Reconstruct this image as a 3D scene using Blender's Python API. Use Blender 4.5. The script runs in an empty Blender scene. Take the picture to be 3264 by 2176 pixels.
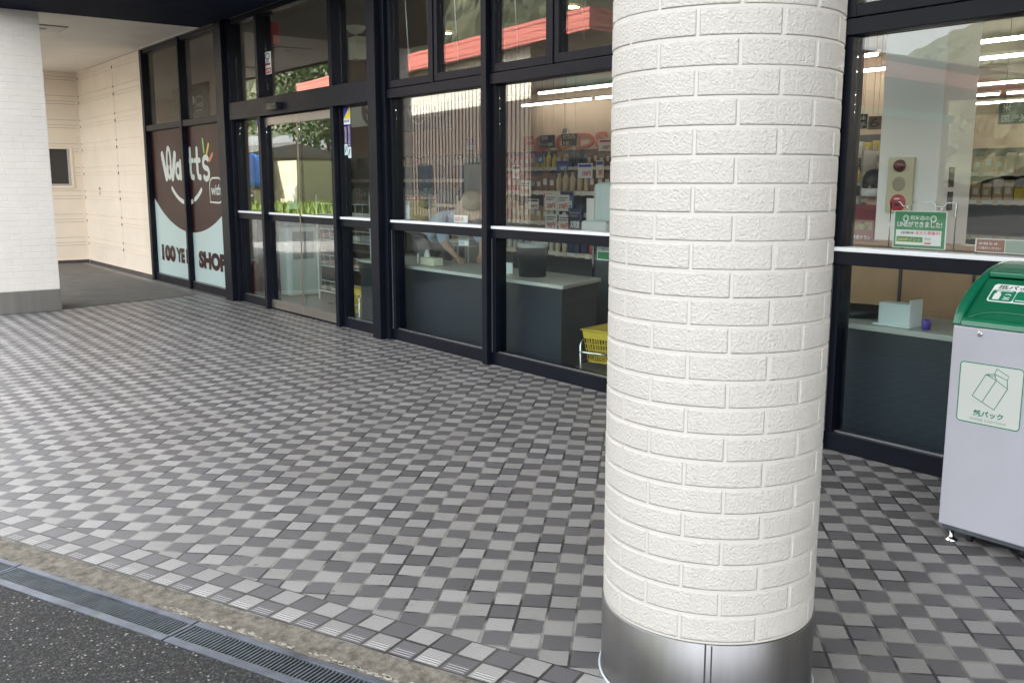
import bpy, math, random
from mathutils import Vector, Matrix
random.seed(7)
S = bpy.context.scene
COL = S.collection
PI = math.pi

# ------------------------------------------------------------------ camera, world, sun, exposure
A_YAW = math.radians(37.5); PITCH = math.atan(506/3020.0); HCAM = 1.5
YAWV = Vector((-math.cos(A_YAW), math.sin(A_YAW), 0))
FWD = (YAWV*math.cos(PITCH) + Vector((0, 0, -math.sin(PITCH)))).normalized()
RGT = Vector((math.sin(A_YAW), math.cos(A_YAW), 0)).normalized()
UPV = RGT.cross(FWD)
cam_d = bpy.data.cameras.new('camera'); cam = bpy.data.objects.new('camera', cam_d); COL.objects.link(cam)
M3 = Matrix((RGT, UPV, -FWD)).transposed()
cam.matrix_world = Matrix.Translation((0, 0, HCAM)) @ M3.to_4x4()
cam_d.sensor_width = 36; cam_d.lens = 36*3020/3264.0; cam_d.clip_start = 0.05; cam_d.clip_end = 2000
S.camera = cam

world = bpy.data.worlds.new('World'); S.world = world; world.use_nodes = True
wn = world.node_tree; wn.nodes.clear()
SUN_EL = math.radians(38); SUN_AZ = math.radians(-22)      # from +Y, a little towards -X
sky = wn.nodes.new('ShaderNodeTexSky'); sky.sky_type = 'NISHITA'; sky.sun_disc = False
sky.sun_elevation = SUN_EL; sky.sun_rotation = SUN_AZ; sky.dust_density = 3.0; sky.ozone_density = 1.0; sky.air_density = 1.0
hsv = wn.nodes.new('ShaderNodeHueSaturation'); hsv.inputs['Saturation'].default_value = 0.16
bg = wn.nodes.new('ShaderNodeBackground'); bg.inputs['Strength'].default_value = 0.15
wo = wn.nodes.new('ShaderNodeOutputWorld')
wn.links.new(sky.outputs[0], hsv.inputs['Color']); wn.links.new(hsv.outputs[0], bg.inputs[0]); wn.links.new(bg.outputs[0], wo.inputs[0])

sun_d = bpy.data.lights.new('sun', 'SUN'); sun_d.energy = 4.8; sun_d.angle = math.radians(0.5); sun_d.color = (1, .95, .88)
sun = bpy.data.objects.new('sun', sun_d); COL.objects.link(sun)
sdir = Vector((math.sin(SUN_AZ)*math.cos(SUN_EL), math.cos(SUN_AZ)*math.cos(SUN_EL), math.sin(SUN_EL)))
sun.rotation_euler = sdir.to_track_quat('Z', 'Y').to_euler(); sun.location = (0, 0, 30)

S.view_settings.view_transform = 'Standard'; S.view_settings.look = 'None'
S.view_settings.exposure = 2.85; S.view_settings.gamma = 1
S.render.engine = 'CYCLES'
S.cycles.use_denoising = True
S.cycles.max_bounces = 8; S.cycles.transparent_max_bounces = 24; S.cycles.glossy_bounces = 4
S.cycles.caustics_reflective = False; S.cycles.caustics_refractive = False
S.cycles.sample_clamp_indirect = 6

def at(px, py, Y):
    """point on the plane y = Y seen at photo pixel px, py"""
    d = FWD + RGT*((px-1632)/3020.0) - UPV*((py-1088)/3020.0)
    return Vector((0, 0, HCAM)) + d*(Y/d.y)

# ------------------------------------------------------------------ materials
MATS = {}
def nodes(m):
    nt = m.node_tree; return nt, nt.nodes, nt.links
def mat(name, col, rough=.6, metal=0., var=0., vscale=4., bump=0., bscale=60., emis=None, estr=0., coat=0., spec=.5, bdist=.002, aniso=0.):
    if name in MATS: return MATS[name]
    m = bpy.data.materials.new(name); m.use_nodes = True; nt, N, L = nodes(m)
    b = N['Principled BSDF']
    b.inputs['Base Color'].default_value = (*col, 1); b.inputs['Roughness'].default_value = rough
    b.inputs['Metallic'].default_value = metal; b.inputs['Coat Weight'].default_value = coat
    b.inputs['Specular IOR Level'].default_value = spec
    b.inputs['Anisotropic'].default_value = aniso
    if emis: b.inputs['Emission Color'].default_value = (*emis, 1); b.inputs['Emission Strength'].default_value = estr
    tc = None
    if var or bump:
        tc = N.new('ShaderNodeTexCoord')
    if var:
        n = N.new('ShaderNodeTexNoise'); n.inputs['Scale'].default_value = vscale; n.inputs['Detail'].default_value = 6; n.inputs['Roughness'].default_value = .65
        L.new(tc.outputs['Object'], n.inputs['Vector'])
        r = N.new('ShaderNodeValToRGB'); r.color_ramp.elements[0].position = .3; r.color_ramp.elements[1].position = .7
        r.color_ramp.elements[0].color = (*[c*(1-var) for c in col], 1); r.color_ramp.elements[1].color = (*[min(1, c*(1+var)) for c in col], 1)
        L.new(n.outputs['Fac'], r.inputs[0]); L.new(r.outputs[0], b.inputs['Base Color'])
        mr = N.new('ShaderNodeMapRange'); mr.inputs[3].default_value = max(0, rough-.1); mr.inputs[4].default_value = min(1, rough+.1)
        L.new(n.outputs['Fac'], mr.inputs[0]); L.new(mr.outputs[0], b.inputs['Roughness'])
    if bump:
        n2 = N.new('ShaderNodeTexNoise'); n2.inputs['Scale'].default_value = bscale; n2.inputs['Detail'].default_value = 4
        L.new(tc.outputs['Object'], n2.inputs['Vector'])
        bu = N.new('ShaderNodeBump'); bu.inputs['Strength'].default_value = bump; bu.inputs['Distance'].default_value = bdist
        L.new(n2.outputs['Fac'], bu.inputs['Height']); L.new(bu.outputs[0], b.inputs['Normal'])
    MATS[name] = m; return m

def M_(N, L, op, a, b=None, c=None):
    n = N.new('ShaderNodeMath'); n.operation = op
    for i, v in enumerate((a, b, c)):
        if v is None: continue
        if isinstance(v, (int, float)): n.inputs[i].default_value = v
        else: L.new(v, n.inputs[i])
    return n.outputs[0]
def mixc(N, L, fac, a, b, bt='MIX'):
    n = N.new('ShaderNodeMix'); n.data_type = 'RGBA'; n.blend_type = bt
    for sock, v in ((n.inputs[0], fac), (n.inputs[6], a), (n.inputs[7], b)):
        if isinstance(v, (int, float)): sock.default_value = v
        elif isinstance(v, tuple): sock.default_value = (*v, 1)
        else: L.new(v, sock)
    return n.outputs[2]
def noise(N, L, vec, scale, detail=4, rough=.5, out='Fac'):
    n = N.new('ShaderNodeTexNoise'); n.inputs['Scale'].default_value = scale; n.inputs['Detail'].default_value = detail
    n.inputs['Roughness'].default_value = rough
    L.new(vec, n.inputs['Vector']); return n.outputs[out]

def glass_mat(name, tint, base=.04, boost=1.0, rough=0.0):
    m = bpy.data.materials.new(name); m.use_nodes = True; nt, N, L = nodes(m); N.clear()
    g = N.new('ShaderNodeNewGeometry'); d = N.new('ShaderNodeVectorMath'); d.operation = 'DOT_PRODUCT'
    L.new(g.outputs['Normal'], d.inputs[0]); L.new(g.outputs['Incoming'], d.inputs[1])
    c = M_(N, L, 'ABSOLUTE', d.outputs['Value']); p = M_(N, L, 'POWER', M_(N, L, 'SUBTRACT', 1.0, c), 5.0)
    f = M_(N, L, 'MINIMUM', M_(N, L, 'MULTIPLY_ADD', p, (1-base)*boost, base*boost), 1.0)
    t = N.new('ShaderNodeBsdfTransparent'); t.inputs[0].default_value = (*tint, 1)
    gl = N.new('ShaderNodeBsdfGlossy'); gl.inputs['Roughness'].default_value = rough; gl.inputs['Color'].default_value = (1, 1, 1, 1)
    tc = N.new('ShaderNodeTexCoord'); nz = noise(N, L, tc.outputs['Object'], .9, 2)
    bu = N.new('ShaderNodeBump'); bu.inputs['Strength'].default_value = .25; bu.inputs['Distance'].default_value = .0022
    L.new(nz, bu.inputs['Height']); L.new(bu.outputs[0], gl.inputs['Normal'])
    mx = N.new('ShaderNodeMixShader'); L.new(f, mx.inputs[0]); L.new(t.outputs[0], mx.inputs[1]); L.new(gl.outputs[0], mx.inputs[2])
    o = N.new('ShaderNodeOutputMaterial'); L.new(mx.outputs[0], o.inputs[0]); return m

def tile_mat():
    m = bpy.data.materials.new('checker_paving'); m.use_nodes = True; nt, N, L = nodes(m); b = N['Principled BSDF']
    g = N.new('ShaderNodeNewGeometry'); P = .1023
    mp = N.new('ShaderNodeMapping'); mp.vector_type = 'POINT'
    # grid turned 45 degrees to the shopfront
    th = math.radians(-44.7); ox, oy = -2.667, 2.265
    dx, dy = -(math.cos(th)*ox - math.sin(th)*oy)/P, -(math.sin(th)*ox + math.cos(th)*oy)/P
    mp.inputs['Rotation'].default_value = (0, 0, th); mp.inputs['Scale'].default_value = (1/P, 1/P, 1/P); mp.inputs['Location'].default_value = (0, 0, 0)
    mp2 = N.new('ShaderNodeVectorMath'); mp2.operation = 'ADD'; mp2.inputs[1].default_value = (dx, dy, 0)
    L.new(g.outputs['Position'], mp.inputs['Vector'])
    # Mapping POINT scales then rotates
    wob = N.new('ShaderNodeTexNoise'); wob.inputs['Scale'].default_value = 9; L.new(g.outputs['Position'], wob.inputs['Vector'])
    ws = N.new('ShaderNodeVectorMath'); ws.operation = 'MULTIPLY_ADD'; ws.inputs[1].default_value = (.05, .05, 0); ws.inputs[2].default_value = (-.025, -.025, 0)
    L.new(wob.outputs['Color'], ws.inputs[0])
    L.new(mp.outputs[0], mp2.inputs[0]); ad = N.new('ShaderNodeVectorMath'); ad.operation = 'ADD'; L.new(mp2.outputs[0], ad.inputs[0]); L.new(ws.outputs[0], ad.inputs[1])
    tile_body(N, L, b, ad.outputs[0], g.outputs['Position'], 1)
    return m
def tile_body(N, L, b, vec, pos, shift, grooves=None):
    sx = N.new('ShaderNodeSeparateXYZ'); L.new(vec, sx.inputs[0])
    fx = M_(N, L, 'FLOOR', sx.outputs[0]); fy = M_(N, L, 'FLOOR', sx.outputs[1])
    par = M_(N, L, 'MODULO', M_(N, L, 'ADD', M_(N, L, 'ADD', fx, fy), 1000.0+shift), 2.0)
    ux = M_(N, L, 'SUBTRACT', sx.outputs[0], fx); uy = M_(N, L, 'SUBTRACT', sx.outputs[1], fy)
    ex = M_(N, L, 'MINIMUM', ux, M_(N, L, 'SUBTRACT', 1.0, ux)); ey = M_(N, L, 'MINIMUM', uy, M_(N, L, 'SUBTRACT', 1.0, uy))
    e = M_(N, L, 'MINIMUM', ex, ey)
    n1 = noise(N, L, pos, 60, 3)
    ee = M_(N, L, 'ADD', e, M_(N, L, 'MULTIPLY_ADD', n1, .03, -.015))
    cell = N.new('ShaderNodeCombineXYZ'); L.new(fx, cell.inputs[0]); L.new(fy, cell.inputs[1])
    wn_ = N.new('ShaderNodeTexWhiteNoise'); wn_.noise_dimensions = '3D'; L.new(cell.outputs[0], wn_.inputs['Vector'])
    gw = M_(N, L, 'MULTIPLY_ADD', wn_.outputs['Value'], .014, .032)       # grout half width in tile units
    mr = N.new('ShaderNodeMapRange'); L.new(ee, mr.inputs[0]); L.new(gw, mr.inputs[1]); L.new(M_(N, L, 'ADD', gw, .022), mr.inputs[2]); mr.interpolation_type = 'SMOOTHSTEP'
    tile = mr.outputs[0]
    light = mixc(N, L, wn_.outputs['Value'], (.31, .305, .29), (.42, .415, .40)); dark = mixc(N, L, wn_.outputs['Value'], (.100, .096, .102), (.142, .137, .145))
    col = mixc(N, L, par, light, dark)
    sp = noise(N, L, pos, 210, 4, .85); col = mixc(N, L, M_(N, L, 'MULTIPLY', M_(N, L, 'ABSOLUTE', M_(N, L, 'SUBTRACT', sp, .5)), 4.6), col, (.13, .125, .12))
    big = noise(N, L, pos, 1.1, 5, .6); col = mixc(N, L, .55, col, mixc(N, L, big, (.38, .36, .34), (.66, .66, .67)), 'OVERLAY')
    dirt = noise(N, L, pos, 14, 6, .7); dm = N.new('ShaderNodeMapRange'); L.new(dirt, dm.inputs[0]); dm.inputs[1].default_value = .58; dm.inputs[2].default_value = .75; dm.inputs[4].default_value = .35
    col = mixc(N, L, dm.outputs[0], col, (.10, .095, .085))
    vd = N.new('ShaderNodeTexVoronoi'); vd.inputs['Scale'].default_value = 7; L.new(pos, vd.inputs['Vector']); vw = N.new('ShaderNodeTexWhiteNoise'); L.new(vd.outputs['Color'], vw.inputs['Vector'])
    spot = M_(N, L, 'MULTIPLY', M_(N, L, 'LESS_THAN', M_(N, L, 'ADD', vd.outputs['Distance'], M_(N, L, 'MULTIPLY', n1, .10)), .115), M_(N, L, 'GREATER_THAN', vw.outputs['Value'], .90)); col = mixc(N, L, M_(N, L, 'MULTIPLY', spot, .65), col, (.05, .048, .045))
    st3 = noise(N, L, pos, 2.6, 7, .75); sm3 = N.new('ShaderNodeMapRange'); L.new(st3, sm3.inputs[0]); sm3.inputs[1].default_value = .54; sm3.inputs[2].default_value = .70; sm3.inputs[4].default_value = .16; col = mixc(N, L, sm3.outputs[0], col, (.12, .112, .10))
    gn = noise(N, L, pos, 5, 3); gm = N.new('ShaderNodeMapRange'); L.new(gn, gm.inputs[0]); gm.inputs[1].default_value = .42; gm.inputs[2].default_value = .58
    grout = mixc(N, L, gm.outputs[0], (.04, .038, .037), (.27, .26, .235)) if grooves is None else mixc(N, L, gm.outputs[0], (.035, .033, .032), (.09, .085, .078))
    col = mixc(N, L, tile, grout, col)
    h = M_(N, L, 'ADD', M_(N, L, 'MULTIPLY', tile, 1.0), M_(N, L, 'MULTIPLY', sp, .35))
    tilt = M_(N, L, 'MULTIPLY', M_(N, L, 'SUBTRACT', wn_.outputs['Value'], .5), M_(N, L, 'SUBTRACT', ux, .5))
    h = M_(N, L, 'ADD', h, M_(N, L, 'MULTIPLY', tilt, .55))
    if grooves is not None: 
        gr = grooves(ux, uy, fy); col = mixc(N, L, M_(N, L, 'MULTIPLY', gr, .5), col, (.70, .69, .67)); h = M_(N, L, 'ADD', h, M_(N, L, 'MULTIPLY', gr, 2.2))
    bu = N.new('ShaderNodeBump'); bu.inputs['Strength'].default_value = .8; bu.inputs['Distance'].default_value = .0016
    L.new(h, bu.inputs['Height']); L.new(bu.outputs[0], b.inputs['Normal']); L.new(col, b.inputs['Base Color'])
    rr = M_(N, L, 'MULTIPLY_ADD', sp, .2, .34); L.new(rr, b.inputs['Roughness'])

KD = Vector((.9216, .388, 0)).normalized(); KN = Vector((-KD.y, KD.x, 0)); KO = Vector((-4.447, .717, 0))   # kerb direction, inward normal, origin
def border_mat():
    m = bpy.data.materials.new('border_paving'); m.use_nodes = True; nt, N, L = nodes(m); b = N['Principled BSDF']
    g = N.new('ShaderNodeNewGeometry'); P = .1023
    def dot(v, off):
        d = N.new('ShaderNodeVectorMath'); d.operation = 'DOT_PRODUCT'; d.inputs[1].default_value = v; L.new(g.outputs['Position'], d.inputs[0])
        return M_(N, L, 'MULTIPLY', M_(N, L, 'SUBTRACT', d.outputs['Value'], off), 1/P)
    u = dot(KD, KO.dot(KD)); v = dot(KN, KO.dot(KN))
    c = N.new('ShaderNodeCombineXYZ'); L.new(u, c.inputs[0]); L.new(v, c.inputs[1])
    def gro(ux, uy, fy):
        inrow = M_(N, L, 'LESS_THAN', fy, -.5)
        zone = M_(N, L, 'MULTIPLY', M_(N, L, 'LESS_THAN', uy, .5), M_(N, L, 'GREATER_THAN', uy, .05))
        xz = M_(N, L, 'MULTIPLY', M_(N, L, 'GREATER_THAN', ux, .13), M_(N, L, 'LESS_THAN', ux, .87))
        s = M_(N, L, 'MULTIPLY_ADD', M_(N, L, 'SINE', M_(N, L, 'MULTIPLY', uy, 2*PI/.125)), .5, .5)
        s = M_(N, L, 'POWER', s, 1.5)
        return M_(N, L, 'MULTIPLY', M_(N, L, 'MULTIPLY', M_(N, L, 'MULTIPLY', inrow, zone), xz), s)
    tile_body(N, L, b, c.outputs[0], g.outputs['Position'], 0, gro)
    return m

def asphalt_mat():
    m = bpy.data.materials.new('asphalt'); m.use_nodes = True; nt, N, L = nodes(m); b = N['Principled BSDF']
    g = N.new('ShaderNodeNewGeometry'); pos = g.outputs['Position']
    v = N.new('ShaderNodeTexVoronoi'); v.inputs['Scale'].default_value = 115; L.new(pos, v.inputs['Vector'])
    w = N.new('ShaderNodeTexWhiteNoise'); L.new(v.outputs['Color'], w.inputs['Vector'])
    st = M_(N, L, 'GREATER_THAN', w.outputs['Value'], .955); near = M_(N, L, 'LESS_THAN', v.outputs['Distance'], .42)
    n1 = noise(N, L, pos, 260, 4, .8); n2 = noise(N, L, pos, 1.3, 4)
    cellv = M_(N, L, 'POWER', w.outputs['Value'], 2.5)
    col = mixc(N, L, cellv, (.018, .0175, .0175), (.125, .12, .115)); col = mixc(N, L, M_(N, L, 'LESS_THAN', v.outputs['Distance'], .6), (.014, .014, .014), col); col = mixc(N, L, .5, col, mixc(N, L, n1, (.2, .2, .2), (.8, .8, .8)), 'OVERLAY')
    col = mixc(N, L, .4, col, mixc(N, L, n2, (.35, .35, .35), (.62, .62, .62)), 'OVERLAY')
    col = mixc(N, L, M_(N, L, 'MULTIPLY', st, near), col, (.45, .45, .44))
    L.new(col, b.inputs['Base Color']); b.inputs['Roughness'].default_value = .72
    bu = N.new('ShaderNodeBump'); bu.inputs['Strength'].default_value = 1; bu.inputs['Distance'].default_value = .006
    hh = M_(N, L, 'SUBTRACT', n1, v.outputs['Distance']); L.new(hh, bu.inputs['Height']); L.new(bu.outputs[0], b.inputs['Normal'])
    return m

def concrete_mat(name, c0, c1, pos_scale=8):
    m = bpy.data.materials.new(name); m.use_nodes = True; nt, N, L = nodes(m); b = N['Principled BSDF']
    g = N.new('ShaderNodeNewGeometry'); pos = g.outputs['Position']
    n1 = noise(N, L, pos, pos_scale, 8, .75); n2 = noise(N, L, pos, 160, 4, .8); n3 = noise(N, L, pos, 2.1, 3)
    r = N.new('ShaderNodeMapRange'); L.new(n1, r.inputs[0]); r.inputs[1].default_value = .35; r.inputs[2].default_value = .68
    col = mixc(N, L, r.outputs[0], c0, c1); col = mixc(N, L, .5, col, mixc(N, L, n2, (.25, .24, .23), (.75, .75, .75)), 'OVERLAY')
    col = mixc(N, L, .5, col, mixc(N, L, n3, (.36, .35, .33), (.62, .62, .61)), 'OVERLAY')
    L.new(col, b.inputs['Base Color']); b.inputs['Roughness'].default_value = .85
    bu = N.new('ShaderNodeBump'); bu.inputs['Strength'].default_value = .9; bu.inputs['Distance'].default_value = .004
    L.new(M_(N, L, 'ADD', n1, n2), bu.inputs['Height']); L.new(bu.outputs[0], b.inputs['Normal'])
    return m

def steel_mat(name, c=(.50, .50, .52), rough=.22, streak=260, axis='Z'):
    m = bpy.data.materials.new(name); m.use_nodes = True; nt, N, L = nodes(m); b = N['Principled BSDF']
    tc = N.new('ShaderNodeTexCoord'); mp = N.new('ShaderNodeMapping'); L.new(tc.outputs['Object'], mp.inputs[0])
    mp.inputs['Scale'].default_value = (1, 1, .012) if axis == 'Z' else (.012, 1, 1)
    n1 = noise(N, L, mp.outputs[0], streak, 4, .7); n2 = noise(N, L, mp.outputs[0], 9, 4, .6)
    L.new(mixc(N, L, n2, tuple(x*.62 for x in c), tuple(min(1, x*1.25) for x in c)), b.inputs['Base Color'])
    L.new(M_(N, L, 'MULTIPLY_ADD', n1, .22, rough-.06), b.inputs['Roughness']); b.inputs['Metallic'].default_value = 1
    bu = N.new('ShaderNodeBump'); bu.inputs['Strength'].default_value = .25; bu.inputs['Distance'].default_value = .0006
    L.new(n1, bu.inputs['Height']); L.new(bu.outputs[0], b.inputs['Normal'])
    return m

def stone_paint_mat(name, col, sc=75, dist=.0045, strength=.75):
    m = bpy.data.materials.new(name); m.use_nodes = True; nt, N, L = nodes(m); b = N['Principled BSDF']
    g = N.new('ShaderNodeNewGeometry'); tc = N.new('ShaderNodeTexCoord'); p = tc.outputs['Object']
    at_ = N.new('ShaderNodeAttribute'); at_.attribute_name = 'face_tex'
    wv = N.new('ShaderNodeVectorMath'); wv.operation = 'MULTIPLY_ADD'; wv.inputs[1].default_value = (.02, .02, .02)
    wz = N.new('ShaderNodeTexNoise'); wz.inputs['Scale'].default_value = 30; L.new(p, wz.inputs['Vector']); L.new(wz.outputs['Color'], wv.inputs[0]); L.new(p, wv.inputs[2])
    n1 = noise(N, L, wv.outputs[0], sc, 5, .55); v = N.new('ShaderNodeTexVoronoi'); v.feature = 'SMOOTH_F1'; v.inputs['Scale'].default_value = sc*.9; L.new(wv.outputs[0], v.inputs['Vector'])
    h = M_(N, L, 'ADD', n1, M_(N, L, 'MULTIPLY', v.outputs['Distance'], .6)); h = M_(N, L, 'MULTIPLY', h, at_.outputs['Fac'])
    n3 = noise(N, L, p, 3, 6, .6)
    ms = N.new('ShaderNodeMapping'); ms.inputs['Scale'].default_value = (1, 1, .10); L.new(p, ms.inputs[0]); n4 = noise(N, L, ms.outputs[0], 16, 6, .7)
    st = N.new('ShaderNodeMapRange'); L.new(n4, st.inputs[0]); st.inputs[1].default_value = .55; st.inputs[2].default_value = .85; st.inputs[4].default_value = .45
    L.new(mixc(N, L, st.outputs[0], mixc(N, L, n3, tuple(x*.92 for x in col), col), tuple(x*.72 for x in col)), b.inputs['Base Color']); b.inputs['Roughness'].default_value = .5
    bu = N.new('ShaderNodeBump'); bu.inputs['Strength'].default_value = strength; bu.inputs['Distance'].default_value = dist
    L.new(h, bu.inputs['Height']); L.new(bu.outputs[0], b.inputs['Normal'])
    return m

def foliage_mat(name, c0, c1, sc=1.5):
    m = bpy.data.materials.new(name); m.use_nodes = True; nt, N, L = nodes(m); b = N['Principled BSDF']
    g = N.new('ShaderNodeNewGeometry'); n = noise(N, L, g.outputs['Position'], sc, 6, .7)
    r = N.new('ShaderNodeMapRange'); L.new(n, r.inputs[0]); r.inputs[1].default_value = .35; r.inputs[2].default_value = .65
    L.new(mixc(N, L, r.outputs[0], c0, c1), b.inputs['Base Color']); b.inputs['Roughness'].default_value = .6
    return m

def ribbed_mat(name, col, period, axis=0, rough=.5):
    m = bpy.data.materials.new(name); m.use_nodes = True; nt, N, L = nodes(m); b = N['Principled BSDF']
    b.inputs['Base Color'].default_value = (*col, 1); b.inputs['Roughness'].default_value = rough
    tc = N.new('ShaderNodeTexCoord'); s = N.new('ShaderNodeSeparateXYZ'); L.new(tc.outputs['Object'], s.inputs[0])
    w = M_(N, L, 'SINE', M_(N, L, 'MULTIPLY', s.outputs[axis], 2*PI/period))
    bu = N.new('ShaderNodeBump'); bu.inputs['Strength'].default_value = 1; bu.inputs['Distance'].default_value = period*.15
    L.new(w, bu.inputs['Height']); L.new(bu.outputs[0], b.inputs['Normal']); return m

NAVY = mat('navy_aluminium', (.0045, .006, .012), .42, .0, var=.15, vscale=6, spec=.2)
BLACKF = mat('black_gasket', (.006, .007, .009), .5)
NAVYSOF = mat('navy_soffit', (.004, .008, .022), .7, var=.12, vscale=3, spec=.06)
BEAD = mat('aluminium_bead', (.42, .43, .45), .35, .8)
WHITETRIM = mat('white_trim', (.86, .88, .90), .4)
GLASS = glass_mat('window_glass', (.93, .95, .94), boost=1.15)
GLASSFILM = glass_mat('film_window_glass', (.93, .95, .94), boost=.30)
GLASSFILM2 = glass_mat('graphic_window_glass', (.95, .96, .95), boost=.16)
GLASSLOW = glass_mat('lower_window_glass', (.88, .93, .92), boost=.30)
GLASSDOOR = glass_mat('door_glass', (.90, .95, .93), boost=1.45)
STEEL = steel_mat('brushed_steel', (.27, .265, .27), .34, 120)
STEELDARK = steel_mat('dull_steel', (.34, .33, .31), .35)
DOORSTEEL = steel_mat('door_steel', (.42, .40, .37), .4, axis='X')
CHROME = mat('chrome', (.8, .8, .8), .12, 1)
GALV = mat('galvanised_steel', (.13, .145, .17), .5, .55, var=.45, vscale=7, bump=.3, bscale=200)
GRATEB = mat('grate_bars', (.13, .155, .165), .45, .5, var=.35, vscale=12)
PAVE = tile_mat(); BORDER = border_mat(); ASPH = asphalt_mat()
KERBC = concrete_mat('kerb_concrete', (.085, .075, .058), (.31, .285, .235), 22)
PATCH = concrete_mat('mortar_patch', (.13, .125, .115), (.19, .185, .175), 3)
MORTARW = concrete_mat('pale_mortar', (.40, .38, .33), (.55, .53, .48), 20)
CREAM = mat('cream_siding', (.84, .745, .62), .55, var=.05, vscale=2, bump=.15, bscale=90)
CREAMDK = mat('siding_gap', (.05, .045, .04), .8)
CREAMC = mat('cream_soffit', (.76, .71, .63), .7, var=.05, vscale=2)
COLP = stone_paint_mat('painted_stone_face', (.66, .63, .58), 165, .0052)
COLJ = mat('painted_joint', (.65, .62, .57), .5)
SQP = mat('painted_brick', (.82, .775, .71), .6, var=.04, vscale=3, bump=.25, bscale=70)

# ------------------------------------------------------------------ mesh builder
class MB:
    def __init__(s): s.v = []; s.f = []; s.sm = []
    def add(s, vs, fs, sm=False):
        o = len(s.v); s.v += [tuple(v) for v in vs]; s.f += [tuple(o+i for i in f) for f in fs]; s.sm += [sm]*len(fs); return s
    def box(s, x0, x1, y0, y1, z0, z1):
        v = [(x, y, z) for z in (z0, z1) for y in (y0, y1) for x in (x0, x1)]
        return s.add(v, [(0, 2, 3, 1), (4, 5, 7, 6), (0, 1, 5, 4), (2, 6, 7, 3), (0, 4, 6, 2), (1, 3, 7, 5)])
    def obox(s, c, ux, uy, uz):
        c = Vector(c); ux = Vector(ux); uy = Vector(uy); uz = Vector(uz)
        v = [c+ux*a+uy*b+uz*d for d in (-1, 1) for b in (-1, 1) for a in (-1, 1)]
        return s.add(v, [(0, 2, 3, 1), (4, 5, 7, 6), (0, 1, 5, 4), (2, 6, 7, 3), (0, 4, 6, 2), (1, 3, 7, 5)])
    def prism(s, poly, ext):
        """poly: list of 3-D points (planar), ext: extrusion vector"""
        n = len(poly); e = Vector(ext); v = [Vector(p) for p in poly] + [Vector(p)+e for p in poly]
        return s.add(v, [tuple(range(n))[::-1], tuple(range(n, 2*n))] + [(i, (i+1) % n, n+(i+1) % n, n+i) for i in range(n)])
    def tube(s, pts, r, n=10, cap=True, closed=False):
        pts = [Vector(p) for p in pts]; rs = r if isinstance(r, (list, tuple)) else [r]*len(pts); rings = []
        up = Vector((0, 0, 1)); vs = []; m = len(pts)
        for i, p in enumerate(pts):
            if closed: t = pts[(i+1) % m]-pts[i-1]
            else: t = (pts[min(i+1, m-1)]-pts[max(i-1, 0)])
            t.normalize(); a = t.cross(up)
            if a.length < .05: a = t.cross(Vector((1, 0, 0)))
            a.normalize(); b = t.cross(a)
            for k in range(n):
                w = 2*PI*k/n; vs.append(p+(a*math.cos(w)+b*math.sin(w))*rs[i])
        fs = []
        for i in range(m if closed else m-1):
            j = (i+1) % m
            for k in range(n): fs.append((i*n+k, i*n+(k+1) % n, j*n+(k+1) % n, j*n+k))
        if cap and not closed: fs += [tuple(range(n)), tuple(range((m-1)*n, m*n))[::-1]]
        return s.add(vs, fs, True)
    def lathe(s, prof, c=(0, 0, 0), n=32, sx=1, sy=1, a0=0, a1=2*PI):
        vs = []; full = abs(a1-a0-2*PI) < 1e-6; k = n if full else n+1
        for r, z in prof:
            for i in range(k):
                w = a0+(a1-a0)*i/n; vs.append((c[0]+r*sx*math.cos(w), c[1]+r*sy*math.sin(w), c[2]+z))
        fs = [(j*k+i, j*k+(i+1) % k, (j+1)*k+(i+1) % k, (j+1)*k+i) for j in range(len(prof)-1) for i in range(n)]
        return s.add(vs, fs, True)
    def build(s, name, m, parent=None, bevel=0, smooth=None):
        me = bpy.data.meshes.new(name); me.from_pydata(s.v, [], s.f)
        me.polygons.foreach_set('use_smooth', [bool(x) if smooth is None else smooth for x in s.sm])
        me.materials.append(m); me.update()
        o = bpy.data.objects.new(name, me); COL.objects.link(o)
        if parent is not None: link_parent(o, parent)
        if bevel:
            b = o.modifiers.new('bevel', 'BEVEL'); b.width = bevel; b.segments = 2; b.limit_method = 'ANGLE'; b.angle_limit = math.radians(40)
        return o
def link_parent(o, p):
    o.parent = p; w = world_m(p); o.matrix_parent_inverse = w.inverted()
def world_m(o):
    m = Matrix.LocRotScale(o.location, o.rotation_euler, o.scale)
    if o.parent: m = world_m(o.parent) @ o.matrix_parent_inverse @ m
    return m
def tag(o, label=None, cat=None, group=None, kind=None):
    for k, v in (('label', label), ('category', cat), ('group', group), ('kind', kind)):
        if v: o[k] = v
    return o
def thing(name, label, cat, loc=(0, 0, 0), group=None):
    o = bpy.data.objects.new(name, None); COL.objects.link(o); o.location = loc; o.empty_display_size = .1
    return tag(o, label, cat, group)
def structure(o): o['kind'] = 'structure'; return o
def copy_tree(o, delta, label=None, group=None):
    r = o.copy(); COL.objects.link(r); r.location = Vector(o.location)+Vector(delta)
    if label: r['label'] = label
    if group: r['group'] = group
    def rec(src, dst):
        for ch in list(src.children):
            c = ch.copy(); COL.objects.link(c); pi = ch.matrix_parent_inverse.copy(); c.parent = dst; rec(ch, c)
            c.matrix_parent_inverse = pi if True else pi
    rec(o, r); return r

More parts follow.
